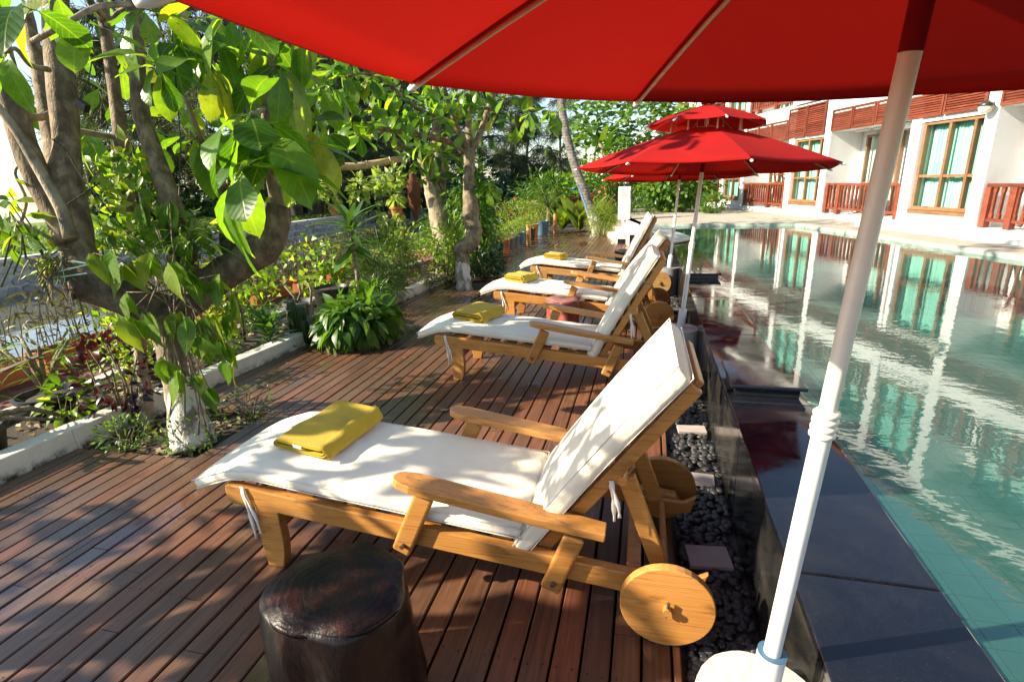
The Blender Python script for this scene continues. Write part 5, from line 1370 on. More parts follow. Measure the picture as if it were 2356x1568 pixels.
orchid('cane orchid leaning over the leftmost black pot', (-3.80, 1.92, .22), 5, .38, 4)
dw = thing('driftwood', 'forked brown driftwood branch lying over the kerb', 'branch', (-3.75, 2.0, .25))
for L in (((-.25, -.12, .0), (0, 0, .03), (.16, .12, -.03), (.28, .20, -.06)), ((-.1, -.05, .02), (.05, -.12, .08), (.2, -.22, .05)), ((.0, 0, .03), (.08, .16, .02), (.2, .24, -.06))):
    MB().tube(L, [.022, .018, .012, .007][:len(L)], 7, wob=.1).build('limb', MT['bark'], dw, smooth=True)
pl_ = MB().bar(at(0, 665+190, 3.3)-Vector((0, 0, 0)), at(98, 815, 3.5), .05, .012).build('wood_offcut', MT['bark_dark']); tag(pl_, 'dark weathered board end sticking in from the left edge', 'board')
shrub('purple_shrub', 'dark purple and red leaved shrub at the foot of the near tree', (-3.42, 2.56, .02), .27, .62, 300, tpl('ovate'), MT['purple'], (.045, .08), .0, nst=10)
shrub('lime_shrub', 'bright lime green small-leaved shrub behind the purple shrub', (-3.98, 3.25, .03), .36, .66, 760, T_ov, MT['bright'], (.05, .09), .1, nst=8, clump=22)
shrub('pit_bush', 'small fine-leaved bush at the deck edge left of the white trunk', (-3.12, 2.28, -.03), .17, .22, 320, T_ov, MT['mid'], (.022, .036), 0, nst=8)
shrub('pit_bush', 'small wispy bush in front of the white painted trunk', (-2.68, 2.36, -.03), .19, .24, 280, T_ov, MT['mid'], (.022, .036), 0, nst=12)
shrub('pit_bush', 'little green seedling bush right of the white painted trunk', (-2.62, 2.78, -.03), .18, .26, 200, T_ov, MT['mid'], (.022, .036), 0, nst=12)
shrub('leafy_herb', 'light green leafy plant beside the black bowl pot', (-3.72, 2.42, .04), .14, .30, 60, tpl('ovate'), MT['bright'], (.08, .12), .2, cat='plant')
shrub('hedge_plant', 'green and yellow leafy shrub growing by the second kerb', (-4.15, 3.95, .03), .30, .55, 420, T_ov, MT['bright'], (.05, .09), .1, clump=16)
shrub('hedge_plant', 'loose green shrub left of the thin sapling', (-4.12, 4.75, .03), .26, .45, 260, T_ov, MT['mid'], (.05, .09), .1, clump=14)
shrub('hedge_plant', 'low dense green ground plant under the vine leaves', (-3.75, 3.75, .03), .22, .25, 420, T_ov, MT['mid'], (.03, .055), .1)
sp = thing('sapling', 'thin bare-stemmed sapling with round lime leaves in the bed', 'sapling', (-3.98, 4.34, .03))
mb = MB(); mb.tube([(0, 0, -.03), (.02, 0, .3), (-.02, .02, .55), (.06, .05, .85)], [.016, .013, .010, .005], 7); mb.tube([(-.01, .01, .5), (.14, 0, .72), (.22, -.03, .8)], [.008, .005, .003], 6); mb.tube([(.0, .0, .35), (-.14, .05, .56)], [.007, .003], 6); mb.build('stem', MT['bark_dark'], sp, smooth=True)
P, q = ell_points(120, (.02, .02, .66), (.34, .34, .26), .2); leaf_cloud('foliage', MT['bright'], sp, P, q+np.array([0, 0, -.4]), NP.normal(size=(120, 3))+np.array([0, -.5, .8]), NP.uniform(.06, .10, 120), T_heart)
# cactus, agave
cc_ = thing('column_cactus', 'cluster of dark green column cacti by the kerb', 'cactus', (-3.42, 4.42, .02))
for (x, y, h, r) in ((0, 0, .42, .042), (.085, .03, .36, .040), (-.07, .06, .30, .036), (.15, -.03, .24, .034)):
    MB().lathe([(r*.8, 0), (r, .04), (r*1.03, h*.6), (r*.95, h-.03), (r*.6, h-.006), (0, h)], 30, (x, y, 0), jit=lambda a, i: 1+.16*math.cos(6*a)).build('column', MT['dark'], cc_, smooth=True)
AGV = leaf_meshes('agave', 'lance', MT['drac'], .34, 3, .5, 0)
ag = thing('agave_plant', 'grey green spiky rosette plant left of the cacti', 'agave', (-3.56, 4.20, .05)); r_ = random.Random(5)
for k in range(38): a = k*2.4; e = .15+1.2*k/38; leaf_obj(AGV, ag, ag.location+Vector((0, 0, .02+.2*k/38)), (math.cos(a), math.sin(a), e), (-math.cos(a), -math.sin(a), 1.2), r_.uniform(.7, 1), r_)
# leaf litter on the bed and in the tree pits
N = 700; yy = NP.uniform(1.2, 9.5, N); xx = np.where(NP.uniform(size=N) < .75, NP.uniform(-4.2, -3.55, N), NP.uniform(-3.4, -2.65, N)); yy = np.where(xx > -3.45, NP.uniform(2.25, 2.8, N), yy); zz_ = np.where(xx > -3.45, -.02, .06)
o = leaf_cloud('leaf_litter', MT['dry'], None, np.stack([xx, yy, zz_], -1), NP.normal(size=(N, 3))*np.array([1, 1, .15]), np.array([0, 0, 1.0])+NP.normal(size=(N, 3))*.3, NP.uniform(.04, .11, N), T_ov); tag(o, 'dry brown leaf litter lying on the planting bed', 'leaf litter')
# potted plumerias
pot('grey_pot', 'grey plastic pot holding a stubby bare-stemmed plant', (-3.78, 5.02, .03), .165, .27, 'grey_plastic')
pot('black_pot', 'large black pot standing behind the grey pot', (-3.70, 5.55, .03), .21, .33, 'black_plastic', .85)
pl2 = thing('plumeria_stub', 'bare forked plumeria cutting with a few leaves in the grey pot', 'plant', (-3.78, 5.02, .26))
for L in (((0, 0, 0), (-.05, 0, .10), (-.13, -.02, .22)), ((0, 0, .05), (.05, 0, .14), (.03, 0, .24)), ((.13, -.05, -.1), (.20, -.06, .05), (.23, -.06, .17), (.20, -.06, .30))): MB().tube(L, [.018, .016, .014, .012][:len(L)], 8, wob=.06).build('stem', MT['stem'], pl2, smooth=True)
P = [(.2, -.06, .30)]*9; a = np.arange(9)*2.4; leaf_cloud('leaves', MT['bright'], pl2, np.array(P), np.stack([np.cos(a), np.sin(a), np.full(9, .35)], -1), np.array([[0, 0, 1.0]]*9), NP.uniform(.12, .18, 9), tpl('ovate'))
# dracaena with drooping strap leaves
DRC = leaf_meshes('drac', 'strap', MT['drac'], .60, 5, .35, .008)
for me in DRC:
    for v in me.vertices: v.co.x *= 1.9
db = at(826, 690, 6.6); db.z = .03; dtop = at(806, 528, 6.6)
dr = thing('dracaena', 'dracaena with thin pale trunk and drooping strap leaves in the bed', 'dracaena', db)
MB().tube([(0, 0, -.02), Vector((.02, 0, .5)), dtop-db-Vector((0, 0, .2)), dtop-db+Vector((0, 0, .12))], [.028, .024, .022, .018], 10, wob=.05).build('trunk', MT['stem'], dr, smooth=True)
r_ = random.Random(9)
for k in range(40):
    t = k/40; a = k*2.4; e = -.45+1.7*t+r_.uniform(-.15, .15); c = dtop+Vector((0, 0, -.24+.36*t))
    leaf_obj(DRC, dr, c, (math.cos(a), math.sin(a), e), (-math.cos(a)*.6, -math.sin(a)*.6, 1), r_.uniform(.75, 1.1)*(1-.25*t), r_)
tv_, tf_, tu_ = tpl('lance', .25, .5); tpl_wide = ([(x*1.75, y, z) for x, y, z in tv_], tf_, tu_)
# drooping big bush spilling on the deck
shrub('drooping_bush', 'dense dark green bush spilling over the kerb onto the deck', (-2.80, 4.60, -.02), (.37, .42), .45, 900, tpl_wide, MT['mid'], (.14, .215), 1.1, nst=14, bottom=.05, upb=.0)
shrub('feather_fern', 'feathery green asparagus fern behind the drooping bush', (-3.35, 6.2, .03), .34, .50, 1500, T_needle, MT['asparagus'], (.10, .2), .2, nst=10)
shrub('feather_fern', 'tall feathery fern clump in the bed right of the dracaena', (-3.72, 7.0, .03), .42, .75, 1800, T_needle, MT['asparagus'], (.12, .26), .3, nst=10, cat='fern')
shrub('broad_shrub', 'low glossy green shrub along the kerb right of the dracaena', (-3.25, 5.65, .03), .28, .36, 520, T_lan, MT['mid'], (.07, .12), .3)
shrub('pink_petunia', 'pink flowering plant trailing over the kerb end', (-3.10, 7.25, .05), .30, .34, 600, T_ov, MT['mid'], (.03, .06), .1, cat='flower', flowers=('petal_pink', 90, .045))
shrub('cup_shrub', 'lime leaved shrub by the dracaena trunk', (-4.05, 6.05, .03), .30, .50, 300, T_heart, MT['bright'], (.06, .10), .2, clump=16)
shrub('cup_shrub', 'bright green shrub at the left foot of the twisted tree', (-3.02, 7.75, .02), .32, .95, 760, T_lan, MT['bright'], (.09, .15), .5, clump=18)
shrub('cup_shrub', 'tall leafy climber shrub right of the twisted tree', (-2.95, 8.95, .02), (.40, .45), 1.75, 1500, T_lan, MT['mid'], (.12, .20), .8, clump=30, nst=12)
shrub('cup_shrub', 'dark low shrub at the right foot of the twisted tree', (-2.62, 8.35, -.02), .36, .42, 900, T_lan, MT['dark'], (.08, .15), .4)
shrub('cup_shrub', 'mass of green leaves behind the twisted tree', (-3.6, 9.6, .02), (.6, .7), 1.2, 1500, T_lan, MT['mid'], (.10, .17), .4, clump=24)
shrub('cup_shrub', 'bushy flowering shrub under the hanging pots', (-4.05, 8.3, .03), (.5, .6), .75, 1300, T_ov, MT['bright'], (.05, .09), .2, clump=24, flowers=('petal_red', 30, .06))
shrub('cup_shrub', 'shaggy green shrub at the deck edge before the pot row', (-3.25, 10.4, .0), (.5, .7), .8, 1300, T_lan, MT['mid'], (.09, .15), .4, clump=24)

# terracotta planter boxes with ruellia along the canal edge
def planter(y, label, gl, rz=0.0, L=.78):
    t = thing('planter_box', label, 'planter', (-5.20, y, .0), rz, 'terracotta planter boxes')
    mb = MB(); a, b, h = .11, L/2, .21
    outer = [(-a, -b), (a, -b), (a, b), (-a, b)]
    def ring(k, z, s=1): return [(x*k+(0), y_*(1-(1-k)*a/b), z) for x, y_ in outer]
    rs = [ring(.82, 0), ring(.98, h-.045), ring(1.1, h-.043), ring(1.1, h), ring(.95, h), ring(.9, h-.05)]
    vs = sum(rs, []); fs = []
    for i in range(5):
        for k in range(4): fs.append((i*4+k, i*4+(k+1) % 4, (i+1)*4+(k+1) % 4, (i+1)*4+k))
    fs += [(3, 2, 1, 0)]; mb.add(vs, fs).build('box', MT['terracotta'], t, bevel=.006)
    MB().span((-a*.93, -b*.96, h-.06), (a*.93, b*.96, h-.03)).build('soil', MT['soil'], t)
    r = thing('ruellia', gl, 'flower', (-5.2, y, .18), rz, 'purple flowered plants in the planters'); N = 300 if y < 4 else 600
    P = NP.uniform(size=(N, 3))*np.array([.42, L*1.15, .52])-np.array([.21, L*.575, 0]); P[:, 0] *= .4+P[:, 2]*1.3
    D = np.stack([NP.normal(size=N)*.6, NP.normal(size=N)*.6, NP.uniform(.1, 1.2, N)], -1)
    leaf_cloud('foliage', MT['ruellia'], r, P, D, NP.normal(size=(N, 3))+np.array([0, 0, .6]), NP.uniform(.07, .12, N), T_lan)
    mb = MB()
    for k in range(20 if y < 4 else 34):
        x, y_ = RND.uniform(-.08, .08), RND.uniform(-.5, .5)*L; mb.tube([(x, y_, -.02), (x*1.7+RND.uniform(-.04, .04), y_+RND.uniform(-.05, .05), .28), (x*2.4, y_+RND.uniform(-.1, .1), .5)], [.005, .004, .002], 5)
    mb.build('stems', MT['stem'], r)
    N = 12; P = NP.uniform(size=(N, 3))*np.array([.3, L, .2])+np.array([-.15, -L/2, .38]); leaf_cloud('flowers', MT['petal_purple'], r, P, NP.normal(size=(N, 3)), NP.normal(size=(N, 3)), np.full(N, .045), T_round)
ys = [2.72, 3.62, 4.5, 5.42, 6.3, 7.2, 8.1, 9.0]
ords = ['leftmost', 'second', 'third', 'fourth', 'fifth', 'sixth', 'seventh', 'farthest']
for i, y in enumerate(ys): planter(y, '%s terracotta planter box from the left edge, at the canal side' % ords[i], 'purple flowered bush in the %s planter box from the left' % ords[i], RND.uniform(-.03, .03))
vp = px_cloud('heart_creeper', 'arching creeper with round lime leaves above the planters', 'creeper', at(640, 640, 6.8), [(600, 620, 6.6, 30, 15), (660, 590, 6.9, 40, 16), (700, 575, 7.2, 40, 12), (740, 560, 7.3, 25, 10), (560, 650, 6.3, 30, 30), (640, 660, 6.5, 40, 22), (720, 640, 6.6, 40, 15)], 170, T_heart, 'bright', (.07, .12), .8, .2, (0, -.8, .4))

# hanging garden: bamboo pole, wires, pots, coir stick
bam = thing('bamboo_pole', 'horizontal bamboo pole tied between the trees', 'pole', at(800, 378, 7.6)); L = [at(u, v, t)-bam.location for u, v, t in ((640, 371, 7.3), (700, 378, 7.4), (760, 383, 7.5), (820, 383, 7.6), (870, 375, 7.7), (925, 365, 7.8))]
MB().tube(L, [.055, .056, .057, .054, .052, .048], 12).build('pole', MT['bamboo'], bam, smooth=True)
for i in range(len(L)-1):
    q = L[i].lerp(L[i+1], .5); d = (L[i+1]-L[i]).normalized()*.008; MB().tube([q-d, q+d], .060, 12).build('node', MT['bamboo'], bam, smooth=True)
hp = [(683, 470, 7.2, .105, .15, 'black_plastic', 'black mesh hanging basket half hidden by the big leaf', 'pothos hanging in the leftmost black basket', 60), (722, 462, 7.3, .165, .18, 'black_plastic', 'wide black hanging pot with lime leaves', 'lime pothos in the wide black hanging pot', 150), (768, 470, 7.3, .07, .15, 'terracotta', 'slim terracotta hanging pot behind the dracaena', 'lime plant in the slim terracotta hanging pot', 40), (828, 462, 7.5, .10, .15, 'black_plastic', 'small dark hanging pot in the middle of the row', 'bushy lime plant in the middle hanging pot', 170), (882, 452, 7.5, .095, .14, 'black_plastic', 'black square-holed basket hanging right of the dracaena', 'trailing lime vine from the holed black basket', 90), (912, 475, 7.4, .085, .13, 'terracotta', 'small terracotta pot hanging near the coir stick', 'heart leaved vine trailing from the small terracotta pot', 80), (905, 440, 7.9, .17, .13, 'black_plastic', 'wide dark hanging bowl tilted near the coir stick', 'grassy lime plant in the tilted hanging bowl', 150)]
for i, (u, v, t, r, h, m, l1, l2, N) in enumerate(hp):
    top = at(u, v, t); b = top-Vector((0, 0, h))
    tt = pot('hanging_pot', l1, b, r, h, m, .8, 'hanging pots under the bamboo pole', 'hanging pot')
    mb = MB(); bp = bam.location+L[0].lerp(L[-1], min(1, max(0, (u-640)/285)))
    for k in range(3): a = 2*PI*k/3+i; mb.tube([(r*math.cos(a), r*math.sin(a), h), Vector((bp.x, bp.y, bp.z))-b], .0022, 4)
    mb.build('wires', MT['wire'], tt)
    pp = thing('hanging_plant', l2, 'plant', top, 0, 'lime plants in the hanging pots'); Rn = r*1.25
    n1 = int(N*.55); P, q = ell_points(n1, (0, 0, .16), (Rn, Rn, .20), .2); P[:, 2] = np.maximum(P[:, 2], -.02)
    leaf_cloud('foliage', MT['hang'], pp, P, q+np.array([0, 0, -.3]), NP.normal(size=(n1, 3))+np.array([0, -.6, .7]), NP.uniform(.085, .15, n1), tpl('heart' if i in (4, 5) else 'ovate'))
    mb = MB()
    for k in range(6): e = Vector(P[k*3 % n1]); mb.tube([(0, 0, -.02), e*.5, e], .003, 4)
    tr = []
    if i in (4, 5, 3, 0):
        for k in range(7 if i in (4, 5) else 3):
            a = RND.uniform(0, 6.3); x, y_ = r*1.1*math.cos(a), r*1.1*math.sin(a); Ld = RND.uniform(.3, .75); pts = [(x*.8, y_*.8, .0), (x, y_, -.04)]+[(x+RND.uniform(-.02, .02), y_+RND.uniform(-.02, .02), -.04-Ld*j/5) for j in range(1, 6)]; mb.tube(pts, .0025, 4)
            for j in range(int(Ld*18)): tr.append((x+RND.uniform(-.03, .03), y_+RND.uniform(-.03, .03), -.05-Ld*RND.random()))
    mb.build('stems', MT['green_stem'], pp)
    if tr and i in (4, 5): leaf_cloud('trailing_leaves', MT['hang'], pp, np.array(tr), NP.normal(size=(len(tr), 3))*.5+np.array([0, 0, -.8]), NP.normal(size=(len(tr), 3))*.4+np.array([0, -1, .2]), NP.uniform(.06, .11, len(tr)), T_heart)
cs = thing('coir_stick', 'brown shaggy coir stick hanging beside the pale tree', 'coir stick', at(952, 440, 7.4)); hgt = .36
MB().lathe([(.02, -.40), (.045, -.33), (.05, -.25), (.075, -.20), (.088, -.1), (.08, 0), (.09, .08), (.075, .14), (.05, .17), (.045, .23), (.02, .25)], 22, jit=lambda a, i: 1+.12*math.sin(5*a+i*2.3)+.08*math.sin(9*a+i)).build('core', MT['coir'], cs, smooth=True)
N = 900; a = NP.uniform(0, 2*PI, N); z = NP.uniform(-.22, .16, N); P = np.stack([np.cos(a)*.08, np.sin(a)*.08, z], -1); leaf_cloud('fibres', MT['coir'], cs, P, np.stack([np.cos(a), np.sin(a), NP.normal(size=N)*.8], -1), NP.normal(size=(N, 3)), NP.uniform(.03, .06, N), T_needle)

# row of flowerpots along the far deck edge
rows = [(1166, 592, .15, 'blue_plastic', 'first blue flowerpot of the far row, nearest the tree'), (1180, 583, .13, 'black_plastic', 'dark flowerpot, second of the far row'), (1190, 578, .14, 'terracotta', 'terracotta flowerpot, third of the far row'), (1199, 572, .14, 'grey_plastic', 'grey green flowerpot, fourth of the far row'), (1207, 567, .14, 'grey_plastic', 'grey flowerpot, fifth of the far row'), (1217, 563, .16, 'blue_plastic', 'blue flowerpot, sixth of the far row, left of the short post'), (1228, 559, .16, 'blue_plastic', 'blue flowerpot touching the short wooden post'), (1240, 556, .16, 'black_plastic', 'dark blue-black flowerpot right of the short post'), (1254, 548, .18, 'terracotta', 'terracotta flowerpot near the far corner of the deck'), (1262, 540, .20, 'blue_plastic', 'large blue flowerpot at the far corner of the deck')]
pos = [(-2.98, 10.55), (-2.97, 11.0), (-2.95, 11.4), (-2.93, 11.8), (-2.92, 12.2), (-2.90, 12.65), (-2.88, 13.1), (-2.86, 13.7), (-2.95, 14.5), (-2.78, 15.1)]
for i, ((u, v, r, m, l), (x, y)) in enumerate(zip(rows, pos)):
    pot('flowerpot', l, (x-.12, y, .0), r*1.02, r*2.0, m, .75, 'flowerpots along the far deck edge')
    shrub('potted_bush', 'small yellow green bush growing in pot number %s of the far row' % ['one', 'two', 'three', 'four', 'five', 'six', 'seven', 'eight', 'nine', 'ten'][i], (x-.12, y, r*2.0-.03), .20, .36, 260, T_ov, MT['bright' if i % 3 else 'fern'], (.04, .07), .0, cat='plant', group='bushes in the far flowerpots', flowers=('petal_red', 8, .05) if i in (2, 7, 8) else None)

# ================================================================ FAR GARDEN
pm_ = thing('coconut_palm', 'leaning coconut palm with white painted foot beside the steps', 'palm tree', gz(1374, 537, 0))
limb('trunk', pm_, [(1378, 548, 15.1, .20), (1371, 520, 15.1, .165), (1358, 480, 15.2, .15), (1340, 430, 15.3, .14), (1322, 380, 15.4, .13), (1306, 320, 15.5, .122), (1296, 270, 15.6, .118), (1292, 225, 15.7, .115), (1292, 120, 15.9, .13), (1300, -20, 16, .12)], 'palm_bark', 14, .03, 5)
def frond(root, base, d, L, droop, seed, m='palm', n=46, wl=.42):
    r_ = random.Random(seed); d = Vector(d).normalized(); P = []; D = []; S = []; pts = []
    for i in range(n+1):
        t = i/n; p = Vector(base)+d*L*t+Vector((0, 0, -droop*L*t*t)); pts.append(p)
    side = d.cross(Vector((0, 0, 1))).normalized()
    for i in range(3, n+1):
        tg = (pts[i]-pts[i-1]).normalized(); t = i/n; s = wl*L*(math.sin(min(1, t*1.15+.15)*PI)*.6+.15)
        for sg in (-1, 1): P.append(pts[i]); D.append(side*sg+tg*.75+Vector((0, 0, -.25-r_.random()*.3))); S.append(s*r_.uniform(.85, 1.1))
    f = MB().tube(pts[::4], [.018*L/1.5*(1-.8*i/(len(pts[::4]))) for i in range(len(pts[::4]))], 5).build('frond', MT['green_stem'], root, smooth=True)
    leaf_cloud('leaflets', MT[m], f, np.array(P), np.array(D), np.array([[0, 0, 1.0]]*len(P))+NP.normal(size=(len(P), 3))*.2, np.array(S), tpl_low('strap', .3, .3)); return f
top = at(1300, -20, 16)-pm_.location
for k in range(12): a = k*PI/6; frond(pm_, top, (math.cos(a), math.sin(a), .6-.5*(k % 3)/2), 2.6, .35, k)
yp = thing('young_palm', 'young yellow green palm with arching fronds behind the deck end', 'palm tree', at(1262, 520, 18)); yp.location.z = 0
for k, (u, v) in enumerate(((1222, 415), (1235, 400), (1205, 470), (1275, 410), (1300, 440), (1250, 440), (1215, 440), (1290, 400), (1190, 455))):
    e = at(u, v, 18+.5*math.sin(k)); b = at(1262, 478, 18); d = e-b; frond(yp, b-yp.location, d+Vector((0, 0, .25)), d.length*1.15, .32, k, wl=.30)
MB().tube([(0, 0, 0), at(1262, 478, 18)-yp.location], [.10, .06], 8).build('trunk', MT['stem'], yp)
def big_leaf_plant(name, label, base, n, L, m, cat, shape='lance', wide=1.6, up=1.4, seed=1):
    r_ = random.Random(seed); t = thing(name, label, cat, base); ms = leaf_meshes(name+str(seed), shape, MT[m], L, 3, .3, .01)
    for me in ms:
        for v in me.vertices: v.co.x *= wide
    for k in range(n): a = k*2.4; leaf_obj(ms, t, t.location+Vector((.04*math.cos(a), .04*math.sin(a), .02)), (math.cos(a)*.6, math.sin(a)*.6, up*r_.uniform(.5, 1.1)), (-math.cos(a), -math.sin(a), .5), r_.uniform(.65, 1.1), r_)
    return t
big_leaf_plant('ginger_plant', 'clump of upright glossy yellow green leaves left of the palm foot', (-2.0, 16.3, 0), 22, 1.15, 'palm', 'plant', seed=2)
big_leaf_plant('ginger_plant', 'second clump of broad green leaves right behind the wooden post', (-2.55, 16.6, 0), 16, .9, 'bright', 'plant', seed=3)
big_leaf_plant('cordyline', 'dark red leaved cordyline standing left of the leaning palm', (-2.05, 17.6, .5), 26, .75, 'cordy', 'plant', wide=1.2, seed=4)
MB().tube([(0, 0, -.55), (0, 0, .05)], .03, 8).build('stem', MT['stem'], bpy.data.objects['cordyline'])
shrub('fern_bush', 'feathery yellow green fern bush between the palm and the steps', (-1.18, 14.75, 0), (.42, .5), .85, 2200, T_needle, MT['fern'], (.10, .22), .4, cat='fern')
shrub('garden_hedge', 'broad leaved round hedge behind the white pillar', (.85, 16.6, .45), (1.15, .8), 1.35, 2600, tpl('obov'), MT['almond_far'], (.12, .19), .6, clump=60)
shrub('garden_hedge', 'dark ferny shrub at the foot of the hedge beside the pillar', (-.25, 15.8, .1), (.45, .4), .75, 1500, T_needle, MT['asparagus'], (.1, .2), .3)
shrub('garden_hedge', 'wall of mixed green shrubs behind the leaning palm', (-1.2, 19.5, 0), (1.6, 1.2), 2.3, 3600, T_obl, MT['almond_far'], (.14, .26), .3, clump=80)
shrub('garden_hedge', 'light green shrubs behind the young palm', (-3.6, 20.5, 0), (1.3, 1.2), 1.7, 2600, T_lan, MT['mid'], (.16, .30), .3, clump=50)
shrub('garden_hedge', 'yellow green low shrubs beyond the flowerpots', (-3.9, 16.2, 0), (.9, 1.0), .95, 2400, T_ov, MT['fern'], (.05, .09), .1, clump=50, flowers=('petal_red', 14, .08))
shrub('red_ginger', 'red flowering ginger among shrubs left of the pillar', (-.95, 17.2, 0), (.5, .5), 1.7, 700, T_lan, MT['mid'], (.2, .34), .2, flowers=('petal_red', 60, .11), cat='flower')
shrub('terrace_plant', 'small leafy plant at the terrace edge beside the hedge', (1.75, 15.6, TZ), .35, .45, 420, T_lan, MT['mid'], (.1, .2), .1, cat='plant')
bs = thing('banana_plant', 'pale leaning banana stems rising among the shrubs', 'banana plant', at(1420, 470, 18.2)); bs.location.z = 0
for (u0, v0, u1, v1) in ((1445, 470, 1390, 350), (1425, 470, 1380, 330), (1470, 470, 1462, 380), (1490, 470, 1490, 390)): MB().tube([at(u0, v0, 18)-bs.location, at((u0+u1)/2+4, (v0+v1)/2, 18)-bs.location, at(u1, v1, 18)-bs.location], [.10, .085, .06], 10).build('stem', MT['stem'], bs, smooth=True)
ms = leaf_meshes('banana', 'strap', MT['mid'], 1.0, 3, .3, .02)
for me in ms:
    for v in me.vertices: v.co.x *= 2.2
r_ = random.Random(4)
for (u, v) in ((1390, 350), (1380, 330), (1462, 380), (1490, 390)):
    for k in range(6): a = k*1.3; leaf_obj(ms, bs, at(u, v, 18), (math.cos(a), math.sin(a), .9), (-math.cos(a), -math.sin(a), 1), r_.uniform(.6, 1), r_)
# big sea almond tree over the far terrace
fa_ = thing('almond_tree', 'broad tree with round glossy leaves rising behind the middle umbrella', 'tree', (1.2, 20.0, 0))
o = fa_.location; MB().tube([(0, 0, -.1), (.1, 0, 1.4), (-.1, .1, 2.6)], [.22, .18, .14], 10).build('trunk', MT['bark'], fa_, smooth=True)
mb = MB()
for k in range(9): a = k*.7; mb.tube([(-.05, .05, 2.3), (math.cos(a)*.8, math.sin(a)*.7, 2.9), (math.cos(a)*1.5, math.sin(a)*1.2, 3.1)], [.07, .045, .02], 7)
mb.build('branches', MT['bark_dark'], fa_, smooth=True)
P = []; D = []
for k in range(430):
    u = RND.uniform(1315, 1800); v = RND.uniform(225, 350-(max(0, u-1500)*.06)); c = np.array(at(u, v, RND.uniform(18.5, 22.5)))
    for j in range(8): a = j*2.4; P.append(c); D.append((math.cos(a), math.sin(a), RND.uniform(-.5, .6)))
P = np.array(P)+NP.normal(size=(len(P), 3))*.08; leaf_cloud('crown', MT['almond_far'], fa_, loc(P, fa_), np.array(D), np.array([0, -.3, 1.0])+NP.normal(size=P.shape)*.4, NP.uniform(.20, .36, len(P)), T_obov)
# blue pipe propped on the palm
bp_ = thing('blue_pipe', 'thin blue pipe leaning on the palm trunk', 'pipe', at(1350, 480, 15)); MB().tube([at(1316, 436, 14.95)-bp_.location, at(1331, 427, 14.95)-bp_.location, at(1356, 497, 14.95)-bp_.location], .02, 8).build('pipe', MT['blue_pipe'], bp_)

# ================================================================ FAR BANK AND FOREST
def casu(seed, H, R, N):
    r_ = random.Random(seed); mb = MB(); pts = [(0, 0, -.3)]
    for i in range(1, 6): pts.append((r_.uniform(-.3, .3)*i/3, r_.uniform(-.3, .3)*i/3, H*i/5.3))
    mb.tube(pts, [H*.022*(1-.16*i) for i in range(6)], 8); P = []; D = []
    for k in range(46):
        t = r_.uniform(.18, 1); a = r_.uniform(0, 6.3); L = R*(1.05-.55*t)*r_.uniform(.5, 1.1); b = Vector((0, 0, H*t*.95)); e = b+Vector((math.cos(a)*L, math.sin(a)*L, L*r_.uniform(-.1, .5))); mb.tube([b, b.lerp(e, .6)+Vector((0, 0, .1*L)), e], [H*.006, H*.004, H*.001], 5)
        for j in range(N//46):
            s = r_.uniform(.25, 1.08); q = b.lerp(e, s)+Vector((r_.gauss(0, .22), r_.gauss(0, .22), r_.gauss(0, .2)))*R*.22; P.append(q); D.append((math.cos(a)*.6+r_.gauss(0, .6), math.sin(a)*.6+r_.gauss(0, .6), r_.gauss(-.4, .6)))
    return mb, np.array(P), np.array(D)
protos = []
T_nw = ([(-.028, 0, 0), (.028, 0, 0), (.012, 1, -.2), (-.012, 1, -.2)], [(0, 1, 2, 3)], [(0, 0), (1, 0), (1, 1), (0, 1)])
for s in range(3):
    mb, P, D = casu(s, 11, 3.4, 6400); tm = mb.mesh('trunk', True); tm.materials.append(MT['far_bark'])
    o = leaf_cloud('crown', MT['casuarina'], None, P, D, NP.normal(size=P.shape), NP.uniform(.45, 1.0, len(P)), T_nw); cm = o.data; bpy.data.objects.remove(o); protos.append((tm, cm))
spots = [(330, 465, 29, 1.0), (560, 462, 27, .95), (455, 470, 36, 1.2), (690, 455, 33, 1.1), (780, 455, 29, 1.0), (860, 452, 36, 1.2), (930, 450, 31, 1.05), (1010, 448, 40, 1.3), (1215, 440, 34, .62), (1110, 445, 50, 1.3), (250, 470, 42, 1.2), (620, 460, 45, 1.35), (750, 456, 48, 1.35), (900, 450, 52, 1.4), (1290, 436, 58, .9), (380, 468, 52, 1.4), (1180, 440, 60, 1.0)]
names = ['left of the near tree stems', 'left of the bamboo pole', 'behind the near tree crown', 'above the bamboo pole', 'over the middle of the bamboo pole', 'behind the hanging pots', 'left of the pale tree', 'behind the pale tree', 'right of the twisted tree, low and spreading', 'above the bridge', 'at the far left of the forest', 'in the second row left of the bamboo pole', 'in the second row above the hanging pots', 'in the second row behind the pale tree', 'in the haze behind the leaning palm', 'in the second row behind the near tree', 'beyond the bridge']
for i, (u, v, t, s) in enumerate(spots):
    p = at(u, v, t); tr = thing('casuarina_tree', 'dark feathery casuarina tree %s' % names[i], 'tree', (p.x, p.y, 0.0 if p.x < -16 else -.06), RND.uniform(0, 6), 'casuarina trees beyond the canal'); tr.scale = (s, s, s*RND.uniform(.95, 1.1))
    tm, cm = protos[i % 3]; link('trunk', tm, None, tr); o = link('crown', cm, None, tr); o['kind'] = 'stuff'
# undergrowth mass along the far side
N = 9000; P = []
for _ in range(N):
    u = RND.uniform(190, 1330); t = RND.uniform(29, 46); p = at(u, 462-.038*(u-50), t); P.append((p.x, p.y, abs(RND.gauss(0, 1.0))*.9+.1))
o = leaf_cloud('undergrowth', MT['dark'], None, np.array(P), NP.normal(size=(N, 3))+np.array([0, 0, .3]), NP.normal(size=(N, 3))+np.array([0, -.6, .7]), NP.uniform(.35, .8, N), T_ov); tag(o, 'dark tangled undergrowth under the casuarina trees', 'undergrowth')
